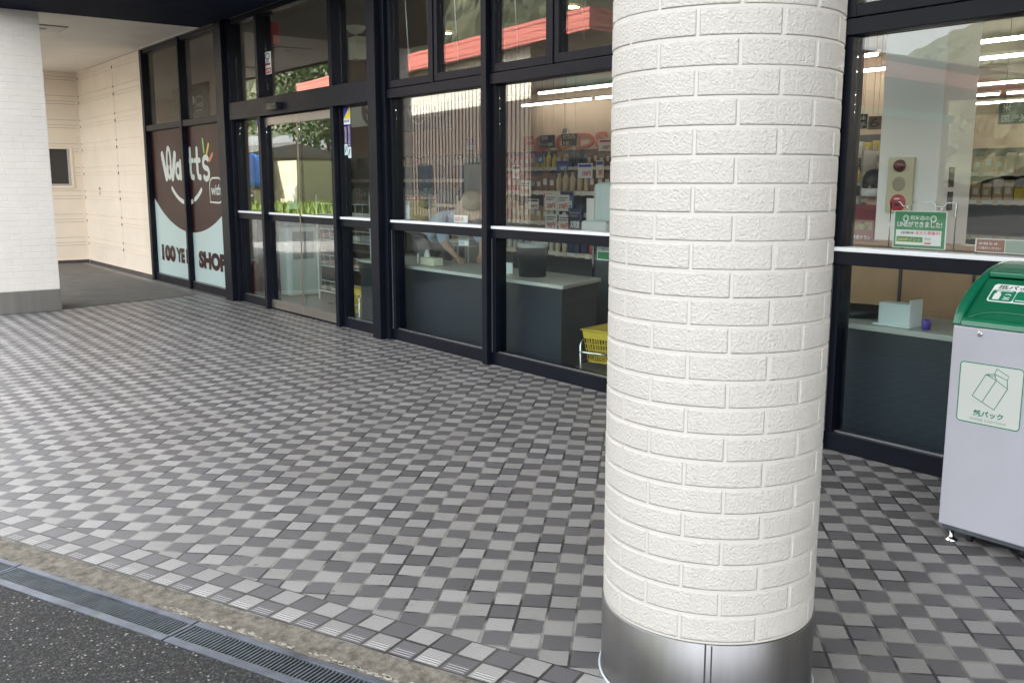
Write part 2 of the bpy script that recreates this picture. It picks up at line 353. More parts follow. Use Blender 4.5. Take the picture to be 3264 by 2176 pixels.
# flat drawing on a vertical (or any) plane: origin O, axes U, V, normal N (towards viewer)
class Flat:
    def __init__(s, O, U=(1, 0, 0), V=(0, 0, 1), t=.0012):
        s.O = Vector(O); s.U = Vector(U).normalized(); s.V = Vector(V).normalized(); s.N = s.U.cross(s.V); s.mb = MB(); s.t = t; s.k = 0
    def P(s, u, v, d=0): return s.O+s.U*u+s.V*v+s.N*d
    def poly(s, pts, lift=0):
        s.k += 1; d = lift + s.k*1e-5
        s.mb.prism([s.P(u, v, d) for u, v in pts], s.N*s.t); return s
    def rect(s, u0, v0, u1, v1, lift=0, r=0, seg=5):
        if r: 
            pts = []
            for cx, cy, a in ((u1-r, v0+r, -PI/2), (u1-r, v1-r, 0), (u0+r, v1-r, PI/2), (u0+r, v0+r, PI)):
                pts += [(cx+r*math.cos(a+PI/2*i/seg), cy+r*math.sin(a+PI/2*i/seg)) for i in range(seg+1)]
            return s.poly(pts, lift)
        return s.poly([(u0, v0), (u1, v0), (u1, v1), (u0, v1)], lift)
    def stroke(s, pts, w, lift=0, closed=False, n=8):
        pts = [Vector((p[0], p[1])) for p in pts]; m = len(pts)
        ws = w if isinstance(w, (list, tuple)) else [w]*m
        L_ = []; R_ = []
        for i, p in enumerate(pts):
            t = (pts[(i+1) % m]-pts[i-1]) if closed else (pts[min(i+1, m-1)]-pts[max(i-1, 0)])
            t.normalize(); q = Vector((-t.y, t.x))*ws[i]/2; L_.append(p+q); R_.append(p-q)
        s.k += 1; d = lift+s.k*1e-5
        vs = [s.P(a.x, a.y, d+s.t) for a in L_]+[s.P(a.x, a.y, d+s.t) for a in R_]
        fs = [(i, m+i, m+(i+1) % m, (i+1) % m) for i in range(m if closed else m-1)]
        s.mb.add(vs, fs)
        if not closed:
            for e, ww in ((0, ws[0]), (-1, ws[-1])):
                p = pts[e]; vs = [s.P(p.x+ww/2*math.cos(2*PI*i/12), p.y+ww/2*math.sin(2*PI*i/12), d+s.t-2e-5) for i in range(12)]
                s.mb.add(vs, [tuple(range(12))])
        return s
    def ring(s, cx, cy, rx, ry, w, lift=0, a0=0, a1=2*PI, n=28):
        full = abs(a1-a0-2*PI) < 1e-6
        pts = [(cx+rx*math.cos(a0+(a1-a0)*i/n), cy+ry*math.sin(a0+(a1-a0)*i/n)) for i in range(n if full else n+1)]
        return s.stroke(pts, w, lift, closed=full)
    def disc(s, cx, cy, rx, ry, lift=0, n=28):
        return s.poly([(cx+rx*math.cos(2*PI*i/n), cy+ry*math.sin(2*PI*i/n)) for i in range(n)], lift)
    def build(s, name, m, parent=None): return s.mb.build(name, m, parent)

def text_part(body, F, u0, v0, u1, v1, m, parent, name='lettering', bold=0., lift=.002, fit=True, align='L', ext=.0004):
    """lettering fitted in the box u0..u1, v0..v1 of the Flat plane F"""
    cu = bpy.data.curves.new(name, 'FONT'); cu.body = body; cu.size = 1; cu.offset = bold; cu.extrude = 0; cu.resolution_u = 3
    to = bpy.data.objects.new(name, cu); COL.objects.link(to); bpy.context.view_layer.update()
    dg = bpy.context.evaluated_depsgraph_get(); me = bpy.data.meshes.new_from_object(to.evaluated_get(dg))
    bpy.data.objects.remove(to); bpy.data.curves.remove(cu)
    if not me.vertices: return None
    xs = [v.co.x for v in me.vertices]; ys = [v.co.y for v in me.vertices]
    ax, bx, ay, by = min(xs), max(xs), min(ys), max(ys)
    kx = (u1-u0)/max(1e-6, bx-ax); ky = (v1-v0)/max(1e-6, by-ay)
    if not fit: kx = ky = min(kx, ky)
    for v in me.vertices:
        p = F.P(u0+(v.co.x-ax)*kx, v0+(v.co.y-ay)*ky, lift); v.co = p
    me.name = name; me.materials.clear(); me.materials.append(m); me.update()
    o = bpy.data.objects.new(name, me); COL.objects.link(o); link_parent(o, parent); return o

def sheet(name, pts, z, m, parent=None, sub=0):
    me = bpy.data.meshes.new(name); me.from_pydata([(x, y, z) for x, y in pts], [], [tuple(range(len(pts)))]); me.materials.append(m)
    o = bpy.data.objects.new(name, me); COL.objects.link(o)
    if parent: link_parent(o, parent)
    return o
# ================================================================== GROUND
def kp(sv, n, z=0): return KO+KD*sv+KN*n+Vector((0, 0, z))
T_ = .1023
def strip(name, s0, s1, n0, n1, z0, z1, m, dz=.05, parent=None, nseg=1, jit=0.):
    mb = MB(); vs = []; 
    for i in range(nseg+1):
        q = s0+(s1-s0)*i/nseg; j = random.uniform(-jit, jit) if 0 < i < nseg else 0
        vs += [kp(q, n0+j, z0), kp(q, n1, z1), kp(q, n0+j, z0-dz), kp(q, n1, z1-dz)]
    fs = []
    for i in range(nseg):
        a = 4*i; b = a+4; fs += [(a, b, b+1, a+1), (a, a+2, b+2, b), (a+1, b+1, b+3, a+3)]
    mb.add(vs, fs); return mb.build(name, m, parent)
structure(sheet('ground', [(-420, -420), (420, -420), (420, 420), (-420, 420)], -.06, ASPH))
a0, a1 = kp(-60, -.392), kp(30, -.392)
structure(sheet('road', [(a0.x, a0.y), (a0.x, -60), (30, -60), (a1.x, a1.y)], -.012, ASPH))
p0, p1 = kp(-18, T_), kp(9, T_)
structure(sheet('pavement', [(p0.x, p0.y), (p1.x, p1.y), (p1.x, 4.75), (p0.x-4, 4.75)], 0, PAVE))
structure(strip('border_paving', -18, 9, -.109, T_, 0, 0, BORDER))
structure(strip('kerb', -18, 9, -.229, -.109, -.010, -.001, KERBC, nseg=900, jit=.004))
mo = MB()
for _ in range(150):
    q = random.choice([1.25, 1.6, 2.0, 2.25, 2.6, 2.9])+random.gauss(0, .12); w = random.uniform(.003, .011); n0 = -.222+random.uniform(-.001, .02)
    cpt = [kp(q+w*math.cos(a)*random.uniform(.6, 1.8), n0+w*.45*math.sin(a)*random.uniform(.5, 1.2), -.0105) for a in [i*PI/4 for i in range(8)]]
    mo.prism(cpt, (0, 0, .0035))
tag(mo.build('mortar_crumbs', MORTARW), 'pale broken mortar crumbs along the outer edge of the concrete kerb', 'mortar', kind='stuff')
gr = MB()
for q, cnt in ((1.0, 30), (-.28+.9, 10), (3.62-1.17, 24), (.30, 8)):
    for _ in range(cnt):
        b = kp(q+random.gauss(0, .02), (-.396 if q < 2 else -.109)+random.gauss(0, .004), -.008); h = random.uniform(.006, .02); d = Vector((random.gauss(0, .008), random.gauss(0, .008), h))
        gr.add([b+Vector((-.0012, 0, 0)), b+Vector((.0012, 0, 0)), b+d], [(0, 1, 2)])
tag(gr.build('weeds', mat('weed_green', (.12, .20, .03), .6)), 'tiny green weeds sprouting from the joint beside the drain', 'weeds', kind='stuff')
mp_ = MB(); mp_.prism([Vector((x, y, .001)) for x, y in [(-12.72, 4.36), (-19.12, 4.42), (-19.12, 2.4), (-19.12, -2.2), (-12.3, -2.2), (-12.22, 2.56)]], (0, 0, .004))
structure(mp_.build('path', PATCH))
structure(sheet('store_floor', [(-25, 4.74), (12, 4.74), (12, 26), (-25, 26)], .001, mat('vinyl_floor', (.30, .26, .215), .3, var=.08, vscale=2)))

# drain: grate panels of one metre in a steel channel
def make_grate(s0):
    c = kp(s0+.5, -.31, 0)
    t = thing('drain_grate', 'galvanised grate panel', 'drain grate', c, 'drain grate panels along the kerb')
    f = MB(); g0 = .004
    def bar(a, b, n0, n1, z0, z1, mb): mb.prism([kp(a, n0, z0), kp(b, n0, z0), kp(b, n1, z0), kp(a, n1, z0)], (0, 0, z1-z0))
    bar(s0+g0, s0+1.005-g0, -.258, -.231, -.05, -.0085, f); bar(s0+g0, s0+1.005-g0, -.391, -.355, -.05, -.0085, f)
    bar(s0+g0, s0+.014, -.3548, -.2582, -.045, -.0105, f); bar(s0+.991, s0+1.005-g0, -.3548, -.2582, -.045, -.0105, f)
    f.build('frame', GALV, t, bevel=.0015)
    b = MB(); k = 0; q = s0+.022
    while q < s0+.985:
        bar(q, q+.0052, -.3546, -.2584, -.035, -.013, b); q += .0155
    b.build('bars', GRATEB, t)
    e = MB(); q = s0+.018
    while q < s0+.988:
        bar(q, q+.010, -.262, -.2583, -.022, -.0115, e); q += .0155
    e.build('toothed_edge', GALV, t)
    return t
words = ['farthest visible at the left edge of the photo', 'in front of the middle of the paving', 'nearest, running out of the bottom of the photo']
g0_ = make_grate(.33-1.005); g0_['label'] = 'steel drain grate panel cut off by the left edge of the photo'
g1_ = make_grate(.33); g1_['label'] = 'steel drain grate panel between two joints beside the kerb, weeds at its edge'
g2_ = make_grate(.33+1.005); g2_['label'] = 'steel drain grate panel with pale mortar crumbs, nearest the bottom of the photo'
for k_, w_ in ((-3, 'third before the seamed one, far along the kerb'), (-2, 'just beyond the left edge of the photo'), (2, 'first past the pale mortar crumbs'), (3, 'below the round pillar'), (4, 'past the round pillar')):
    g_ = make_grate(.33+1.005*k_); g_['label'] = 'steel drain grate panel '+w_
ch = strip('drain_channel', -18, 9, -.3915, -.2305, -.09, -.09, mat('drain_dark', (.012, .013, .012), .8)); structure(ch)

# ================================================================== STORE BUILDING
store = thing('store_building', 'navy framed glass shopfront of a store with cream siding at its left end', 'store', (-6, 4.6, 0))
YM, YR, YG = 4.56, 4.605, 4.665           # mullion face, rail face, glass
def part(name, m, boxes, parent=store, bevel=.003):
    mb = MB()
    for b in boxes: mb.box(*b)
    return mb.build(name, m, parent, bevel)
# posts and mullions
part('post', NAVY, [(-15.235, -15.13, YM, 4.74, 0, 3.47)])
part('post', NAVY, [(-12.0, -11.76, 4.51, 4.76, 0, 3.47)]); part('post', NAVY, [(-8.12, -7.965, 4.51, 4.76, 0, 3.47)])
part('jamb', NAVY, [(-11.757, -11.68, YM+.01, 4.74, 0, 3.47)]); part('jamb', NAVY, [(-7.962, -7.90, YM+.01, 4.74, 0, 3.47)]); part('jamb', NAVY, [(-12.08, -12.003, YM+.02, 4.74, 0, 3.47)])
part('mullion', NAVY, [(-13.556, -13.49, YM, 4.74, 0, 3.47)])
for x in (-6.355, -4.755, -3.155, -1.555, .045, 1.645, 3.245): part('mullion', NAVY, [(x, x+.07, YM, 4.74, 0, 3.47)])
part('door_mullion', NAVY, [(-10.845, -10.775, YM, 4.74, 0, 2.258)]); part('door_mullion', NAVY, [(-8.995, -8.925, YM, 4.74, 0, 2.258)])
part('upper_mullion', NAVY, [(-10.845, -10.775, YM, 4.74, 2.467, 3.40)]); part('upper_mullion', NAVY, [(-8.995, -8.925, YM, 4.74, 2.467, 3.40)])
bays = [(-15.13, -13.556, 0), (-13.49, -12.08, 0)] + [(-7.90, -6.355, 2), (-6.285, -4.755, 2), (-4.685, -3.155, 2), (-3.085, -1.555, 2), (-1.485, .045, 2), (.115, 1.645, 2)]
e_ = .0015
def glass(x0, x1, z0, z1, m, name='pane', parent=store, y=YG):
    return part(name, m, [(x0, x1, y-.004, y+.004, z0, z1)], parent, 0)
for i, (x0, x1, kind) in enumerate(bays):
    X0, X1 = x0+e_, x1-e_
    YR = 4.585 if kind == 0 else 4.605
    part('sill', NAVY, [(X0, X1, YR+.01, 4.73, .0, .105)]); part('head', NAVY, [(X0, X1, YR, 4.73, 3.42, 3.468)])
    part('transom', NAVY, [(X0, X1, YR-.012, 4.73, 2.268, 2.352)])
    if kind == 0:
        glass(X0, X1, .108, 2.266, GLASSFILM2, y=4.62); glass(X0, X1, 2.354, 3.418, GLASSFILM, y=4.62)
        part('bead', BEAD, [(X0, X1, 4.604, 4.615, .1052, .111)], bevel=0)
        continue
    part('rail', NAVY, [(X0, X1, YR, 4.73, 1.055, 1.1275)])
    wt = part('white_trim', WHITETRIM, [(X0, X1, YR-.004, 4.72, 1.128, 1.151)])
    j = part('jamb', NAVY, [(X0, x0+.045, YR+.012, 4.73, .106, 1.0535), (X0, x0+.045, YR+.012, 4.73, 1.1525, 2.266)])
    glass(x0+.0452, X1, .112, 1.054, GLASSLOW, 'lower_pane'); glass(x0+.0452, X1, 1.153, 2.266, GLASS, 'upper_pane')
    part('bead', BEAD, [(x0+.046, X1, YG-.022, YG-.005, .1055, .1115), (X0, x0+.003, YR+.004, YR+.0118, .106, 1.0535)], bevel=0)
    # two awning sashes above
    xm = (x0+x1)/2
    part('sash_mullion', NAVY, [(xm-.016, xm+.016, YR-.01, 4.73, 2.354, 3.418)])
    for a, b in ((X0+.004, xm-.018), (xm+.018, X1-.004)):
        sroot = part('sash', NAVY, [(a, a+.055, YR, 4.70, 2.36, 3.414), (b-.055, b, YR, 4.70, 2.36, 3.414), (a+.0552, b-.0552, YR, 4.70, 2.36, 2.425), (a+.0552, b-.0552, YR, 4.70, 3.36, 3.414)])
        glass(a+.056, b-.056, 2.4255, 3.3595, GLASS, 'pane', sroot, 4.645)
        rod = MB(); rod.tube([(a+.15, 4.70, 3.40), (a+.19, 4.73, 2.5)], .005, 6); rod.build('stay_rod', BEAD, sroot)
# door bay
part('door_header', NAVY, [(-11.678, -8.122, YM-.01, 4.80, 2.26, 2.465)])
part('head', NAVY, [(-11.678, -8.122, YR, 4.73, 3.405, 3.468)])
for a, b in ((-11.678, -10.847), (-10.773, -8.997), (-8.923, -8.122)):
    glass(a, b, 2.467, 3.403, GLASS)
sen = thing('door_sensor', 'small black sensor box on the header above the sliding doors', 'sensor', (-10.25, 4.5, 2.33))
part('housing', mat('sensor_black', (.008, .009, .011), .35), [(-10.385, -10.115, 4.475, 4.548, 2.300, 2.378)], sen, .006)
part('lens', mat('lens_black', (.02, .015, .02), .08), [(-10.23, -10.13, 4.468, 4.4745, 2.312, 2.366)], sen, .002)
for a, b in ((-11.678, -10.847), (-8.923, -8.122)):
    part('sill', NAVY, [(a, b, YR+.01, 4.73, 0, .10)]); part('rail', NAVY, [(a, b, YR, 4.73, 1.055, 1.1275)])
    part('white_trim', WHITETRIM, [(a, b, YR-.004, 4.72, 1.128, 1.151)])
    glass(a+.0292, b, .104, 1.054, GLASSDOOR, 'lower_pane'); glass(a+.0292, b, 1.153, 2.257, GLASSDOOR, 'upper_pane')
    part('jamb', NAVY, [(a+e_, a+.029, YR+.012, 4.73, .101, 1.0535), (a+e_, a+.029, YR+.012, 4.73, 1.1525, 2.258)])
    part('bead', BEAD, [(a+.03, b, YG-.022, YG-.005, .1005, .106)], bevel=0)
for a, b, gx in ((-10.773, -9.888, -9.892), (-9.884, -8.997, -9.880)):
    d = part('sliding_door', DOORSTEEL, [(a, b, 4.612, 4.655, .018, .115)])
    part('top_rail', DOORSTEEL, [(a, b, 4.614, 4.652, 2.155, 2.245)], d)
    part('middle_rail', NAVY, [(a, b, 4.622, 4.650, 1.055, 1.1275)], d)
    part('white_trim', WHITETRIM, [(a, b, 4.619, 4.653, 1.128, 1.151)], d)
    glass(a, b, .116, 1.054, GLASSDOOR, 'pane', d, 4.634); glass(a, b, 1.152, 2.154, GLASSDOOR, 'pane', d, 4.634)
    part('edge_strip', mat('bronze_strip', (.30, .24, .18), .35, .7), [(gx-.007, gx+.007, 4.608, 4.6115, .116, 2.154)], d, 0)
part('threshold', BLACKF, [(-10.773, -8.997, 4.60, 4.70, .0005, .012)], bevel=0)
# soffits, roof and walls
sb_ = MB(); sb_.prism([(-12.12, 1.86, 3.40), (-11.62, 1.86, 3.40), (-8.2, 4.06, 3.40), (-8.2, 4.40, 3.40), (-12.12, 4.40, 3.40)][::-1], (0, 0, .38)); sb_.build('soffit', NAVYSOF, store); part('soffit_recess', NAVYSOF, [(-12.12, 6, 4.402, 4.59, 3.47, 3.78)], bevel=0)
part('ledge', NAVYSOF, [(-8.198, 6, 4.20, 4.40, 3.46, 3.78)])
part('unseen_canopy', CREAMC, [(-7.0, 6, .9, 4.59, 4.75, 5.1)], bevel=0)  # unseen roof over the round pillar, extended and lowered to darken the paving
part('porch_ceiling', CREAMC, [(-19.3, -12.123, 1.86, 4.59, 3.489, 3.78)], bevel=0); part('porch_fascia', NAVYSOF, [(-19.3, -12.123, 1.80, 1.858, 3.46, 3.85)])
part('ceiling_trim', mat('pale_bead', (.6, .58, .54), .5), [(-15.3, -12.12, 4.545, 4.56, 3.472, 3.488)], bevel=0)
part('roof', mat('roof_sheet', (.25, .25, .26), .5), [(-21, 12, 4.81, 27, 3.9, 6.6)], bevel=0)
part('upper_wall', mat('upper_wall_paint', (.55, .50, .44), .6), [(-21, 12, 4.60, 4.805, 3.785, 6.6)], bevel=0)
part('end_wall_right', CREAM, [(6, 6.2, 4.5, 4.8, 0, 3.78)], bevel=0)
SID0 = []
def siding_profile():
    """front face offset (0 proud, + recessed) along z"""
    pts = [(0.085, 0)]; z = -.09
    for k in range(9):
        for g in (0, .052, .145):
            zz = z+g
            if .1 < zz < 3.46: pts += [(zz-.0055, 0), (zz-.003, .009), (zz+.0035, .009), (zz+.0048, 0)]
        z += .43
    pts.append((3.488, 0)); return pts
def siding(x0, x1, alongx=True, xw=0):
    pr_ = siding_profile(); mb = MB()
    if alongx: poly = [(x0, 4.60+o, z) for z, o in pr_]+[(x0, 4.70, 3.488), (x0, 4.70, .085)]; mb.prism(poly[::-1], (x1-x0, 0, 0))
    else: poly = [(xw-o, x0, z) for z, o in pr_]+[(xw-.1, x0, 3.488), (xw-.1, x0, .085)]; mb.prism(poly, (0, x1-x0, 0))
    return mb
for a, b in ((-15.238, -16.846), (-16.856, -19.2+.0)): siding(b, a).build('siding', CREAM, store)
part('siding_joint', CREAMDK, [(-16.8555, -16.8465, 4.612, 4.69, .085, 3.487)], bevel=0)
mk = MB(); z = -.09
for k in range(9):
    for g, hh in ((.052-.045, .04), (.145-.012, .02)):
        zz = z+g
        if .1 < zz < 3.4: part('siding_clip', CREAMDK, [(-16.862, -16.838, 4.592, 4.5995, zz, zz+hh)], bevel=0); part('siding_clip', CREAMDK, [(-19.135, -19.115, 4.594, 4.5995, zz, zz+hh*.9)], bevel=0)
    z += .43
part('base_flashing', CREAM, [(-19.2, -15.238, 4.585, 4.70, .062, .0845)]); part('wall_foot', mat('foot_tile', (.10, .085, .085), .7, var=.4, vscale=9), [(-19.2, -15.238, 4.62, 4.70, 0, .0615)], bevel=0)
siding(2.0, 4.0, False, -19.2).build('side_siding', CREAM, store)
part('side_siding', CREAM, [(-19.3, -19.2, 4.001, 4.60, .085, 1.39)], bevel=0); part('side_siding', CREAM, [(-19.3, -19.2, 4.001, 4.60, 2.16, 3.488)], bevel=0)
sg = MB(); z = -.09
for k in range(9):
    for g in (0, .052, .145):
        zz = z+g
        if .1 < zz < 3.46 and not (1.36 < zz < 2.19): sg.box(-19.2005, -19.1985, 4.002, 4.56, zz-.002, zz+.0035)
        elif 1.36 <= zz <= 2.19: sg.box(-19.2005, -19.1985, 4.47, 4.56, zz-.002, zz+.0035)
    z += .43
sg.build('siding_grooves', mat('groove_shade', (.30, .25, .20), .8), store)
part('side_siding', CREAM, [(-19.3, -19.2, 4.43, 4.60, 1.3905, 2.1595)], bevel=0)
part('base_flashing', CREAM, [(-19.2, -19.17, 2.0, 4.584, .062, .0845)]); part('wall_foot', MATS['foot_tile'], [(-19.3, -19.21, 2.0, 4.6, 0, .0615)], bevel=0)
wnd = part('side_window', CREAM, [(-19.26, -19.17, 4.385, 4.428, 1.395, 2.155), (-19.26, -19.17, 3.2, 4.384, 2.11, 2.155), (-19.26, -19.165, 3.2, 4.384, 1.395, 1.44)])
part('sash', mat('window_aluminium', (.5, .48, .46), .4, .5), [(-19.25, -19.19, 4.345, 4.384, 1.441, 2.109), (-19.25, -19.19, 3.2, 4.344, 1.441, 1.475)], wnd)
part('pane', mat('frosted_dark_glass', (.035, .035, .035), .25), [(-19.24, -19.215, 3.2, 4.344, 1.4755, 2.108)], wnd, 0)
n_ = thing('wall_notice', 'small white notice with red print on the cream siding', 'notice', (-18.1, 4.59, 1.35))
F = Flat((-18.17, 4.597, 1.26)); F.rect(0, 0, .14, .17); F.build('sheet', mat('paper', (.75, .72, .66), .7), n_)
F = Flat((-18.17, 4.5955, 1.26)); F.rect(.02, .11, .12, .15); F.rect(.03, .03, .11, .045); F.rect(.03, .06, .11, .075); F.build('print', mat('print_red', (.5, .12, .08), .7), n_)
# square vents in the porch ceiling
for (vx, vy, w, lb) in ((-13.9, 2.95, .5, 'square ceiling light panel in the porch, nearer the navy beam'), (-16.6, 2.35, .5, 'square ceiling light panel in the porch, half hidden by the square pillar')):
    v = thing('ceiling_panel', lb, 'ceiling panel', (vx, vy, 3.48), 'square panels in the porch ceiling')
    part('frame', mat('panel_frame', (.34, .31, .28), .6), [(vx-w/2-.02, vx+w/2+.02, vy-w/2-.02, vy+w/2+.02, 3.479, 3.488)], v, 0)
    part('diffuser', mat('panel_white', (.62, .59, .54), .5), [(vx-w/2, vx+w/2, vy-w/2, vy+w/2, 3.473, 3.4785)], v, .002)
    part('latch', mat('panel_frame', (.3, .28, .25)), [(vx-.03, vx+.07, vy-.05, vy+.05, 3.466, 3.4725)], v, .001)

# ================================================================== PILLARS
def round_column():
    cx, cy, r = -1.831, 2.165, .318
    t = thing('round_pillar', 'big round white pillar of painted textured blocks with a steel foot band', 'pillar', (cx, cy, 0))
    base = MB(); base.lathe([(r-.0014, .236), (r-.0014, 4.749)], (cx, cy, 0), 96); base.build('joints', COLJ, t)
    vs, fs, tex = [], [], []; zc, hz, n = .239, .0735, 0; pitch = math.radians(38.9); gap = .0068
    while zc+n*hz < 4.2:
        z0 = zc+n*hz+(.004 if n else 0)+gap/2; z1 = min(4.748, zc+(n+1)*hz-gap/2+.004)
        off = math.radians(-62.6 if n % 2 == 0 else -43.2); k = -4
        while k < 5.2:
            a0 = off+k*pitch+gap/r/2; a1 = off+(k+1)*pitch-gap/r/2; k += 1
            na = 12; o = len(vs); ua = [a0, a0+.0035/r, a0+.007/r]+[a0+(a1-a0)*i/na for i in range(1, na)]+[a1-.007/r, a1-.0035/r, a1]; uz = [z0, z0+.0035, z0+.007, (z0+z1)/2, z1-.007, z1-.0035, z1]
            jr = random.uniform(-.0006, .0008)
            for jz, z in enumerate(uz):
                for ia, a in enumerate(ua):
                    edge = jz in (0, 6) or ia in (0, len(ua)-1)
                    rr = r-(.0017 if edge else 0)+(0 if edge else jr); vs.append((cx+rr*math.cos(a), cy+rr*math.sin(a), z)); tex.append(0 if edge else 1)
            w = len(ua)
            for jz in range(6):
                for ia in range(w-1): fs.append((o+jz*w+ia, o+jz*w+ia+1, o+(jz+1)*w+ia+1, o+(jz+1)*w+ia))
        n += 1
    me = bpy.data.meshes.new('blocks'); me.from_pydata(vs, [], fs); me.polygons.foreach_set('use_smooth', [True]*len(fs))
    at_ = me.attributes.new('face_tex', 'FLOAT', 'POINT'); at_.data.foreach_set('value', tex); me.materials.append(COLP); me.update()
    o = bpy.data.objects.new('blocks', me); COL.objects.link(o); link_parent(o, t)
    b = MB(); b.lathe([(r+.004, 0), (r+.004, .234), (r+.002, .2365), (r-.006, .2365)], (cx, cy, 0), 128, a0=math.radians(-49), a1=math.radians(-49)+2*PI-.012); b.build('foot_band', STEEL, t)
    sm = MB()
    for aa in (-49.2, -46.2): sm.obox((cx+(r+.0048)*math.cos(math.radians(aa)), cy+(r+.0048)*math.sin(math.radians(aa)), .117), (-.002*math.sin(math.radians(aa)), .002*math.cos(math.radians(aa)), 0), (.0008*math.cos(math.radians(aa)), .0008*math.sin(math.radians(aa)), 0), (0, 0, .116))
    sm.build('band_seam', mat('seam_dark', (.10, .09, .09), .5, .6), t)
    c = MB(); pts = [(cx+(r+.008)*math.cos(a), cy+(r+.008)*math.sin(a), .003) for a in [i*2*PI/64 for i in range(64)]]; c.tube(pts, .0045, 6, closed=True); c.build('sealant', mat('sealant', (.55, .60, .62), .4), t)
    return t
round_column()
def square_pillar():
    x1, y0, y1 = -12.15, 1.86, 2.56; x0 = x1-.7
    t = thing('square_pillar', 'square white brick pillar with a dull steel skirting at the left edge', 'pillar', ((x0+x1)/2, 2.2, 0))
    mb = MB(); mb.box(x0+.004, x1-.004, y0+.004, y1-.004, .25, 3.488); mb.build('joints', SQP, t)
    vs = MB(); n = 0; hz = .0735; L = .215; g = .0055
    while .257+n*hz < 3.46:
        z0 = .257+n*hz+g/2; z1 = z0+hz-g; off = (n % 2)*L/2
        y = y0-off
        while y < y1:
            a, b = max(y+g/2, y0), min(y+L-g/2, y1)
            if b-a > .02: vs.add([(x1-.004, a, z0), (x1-.004, b, z0), (x1-.004, b, z1), (x1-.004, a, z1), (x1, a+.003, z0+.003), (x1, b-.003, z0+.003), (x1, b-.003, z1-.003), (x1, a+.003, z1-.003)], [(4, 5, 6, 7), (0, 1, 5, 4), (1, 2, 6, 5), (2, 3, 7, 6), (3, 0, 4, 7)])
            y += L
        x = x0-off
        while x < x1:
            a, b = max(x+g/2, x0), min(x+L-g/2, x1)
            if b-a > .02:
                for yy, s_ in ((y0, 1), (y1, -1)): vs.box(a, b, *sorted((yy, yy+.004*s_)), z0, z1)
            x += L
        n += 1
    o = vs.build('bricks', SQP, t)
    part('skirting', STEELDARK, [(x0-.006, x1+.006, y0-.006, y1+.006, .003, .255)], t, .002)
square_pillar()
# ================================================================== WINDOW GRAPHICS AND STICKERS
MAROON = mat('maroon_film', (.040, .005, .008), .45, spec=.2); PALE = mat('pale_film', (.60, .74, .76), .5); PALEW = mat('white_film', (.78, .84, .82), .5)
GREENS = mat('sign_green', (.03, .22, .08), .5); YEL = mat('sticker_yellow', (.80, .62, .04), .5); BLU = mat('sticker_blue', (.06, .05, .32), .5); WHT = mat('sticker_white', (.78, .80, .78), .5)
ORG = mat('accent_orange', (.75, .22, .08), .5); LGR = mat('accent_green', (.30, .62, .14), .5); YAC = mat('accent_yellow', (.75, .55, .12), .5); BLK = mat('print_black', (.02, .02, .02), .6); GRY = mat('print_grey', (.22, .23, .23), .6)
REDP = mat('poster_red', (.45, .04, .04), .5)
# the film: a maroon disc on pale ground, cut at the mullion
def circ3(a, b, c):
    ax, ay = a; bx, by = b; cx, cy = c; d = 2*(ax*(by-cy)+bx*(cy-ay)+cx*(ay-by))
    ux = ((ax*ax+ay*ay)*(by-cy)+(bx*bx+by*by)*(cy-ay)+(cx*cx+cy*cy)*(ay-by))/d; uy = ((ax*ax+ay*ay)*(cx-bx)+(bx*bx+by*by)*(ax-cx)+(cx*cx+cy*cy)*(bx-ax))/d
    return ux, uy, math.hypot(ax-ux, ay-uy)
cxx, czz, cr = circ3((-15.13, 1.262), (-13.47, .80), (-12.27, 1.096))
YF = 4.640; DXF = .15
def film(x0, x1, name, label):
    t = thing(name, label, 'window graphic', ((x0+x1)/2, YF, 1.2), 'halves of the big window graphic')
    n = 24; arc = [(x0+(x1-x0)*i/n, czz-math.sqrt(max(0, cr*cr-(x0+(x1-x0)*i/n-cxx)**2))) for i in range(n+1)]
    F = Flat((0, YF, 0)); F.poly(arc+[(x1, 2.262), (x0, 2.262)]); F.build('dark_film', MAROON, t)
    F = Flat((0, YF, 0)); F.poly([(x0, .112), (x1, .112)]+arc[::-1]); F.build('pale_film', PALE, t)
    return t
fl = film(-15.128, -13.558, 'window_graphic', 'left half of the maroon smiling face window graphic, with the start of a 100YEN line')
fr = film(-13.488, -12.082, 'window_graphic', 'right half of the maroon smiling face window graphic, with the word SHOP')
F = Flat((DXF, YF-.0015, 0)); w_ = .085
def LW(F, ox, sx, sz=.36, oz=1.555):
    return lambda pts, w: F.stroke([(ox+a*sx, oz+b*sz) for a, b in pts], w)
g = LW(F, -14.79, .60)
g([(0, .97), (.12, .5), (.25, .05)], .12); g([(.25, .03), (.31, .2), (.36, .45)], .10)
F.ring(-14.79+.60*.47, 1.785, .085, .215, .068)
g([(.58, .45), (.64, .2), (.70, .03)], .10); g([(.70, .05), (.83, .5), (.93, .95)], .12)
F.ring(-14.115, 1.665, .085, .095, .075)
F.stroke([(-14.015, 1.79), (-14.01, 1.565)], .085); F.build('logo_lettering', PALEW, fl)
F = Flat((DXF, YF-.0015, 0))
for x in (-13.60+.02, -13.31): F.stroke([(x, 1.95), (x, 1.66), (x+.03, 1.58), (x+.10, 1.57)], .085); F.stroke([(x-.09, 1.80), (x+.10, 1.80)], .07)
ss = [(-12.90+.115*math.cos(a)*.9, 1.765+.072*math.sin(a)) for a in [math.radians(q) for q in range(40, 271, 23)]]+[(-12.90+.115*.9*math.cos(a), 1.62+.073*math.sin(a)) for a in [math.radians(q) for q in range(90, -141, -23)]]
F.stroke([(x-.08, z) for x, z in ss], .075)
F.build('logo_lettering', PALEW, fr)
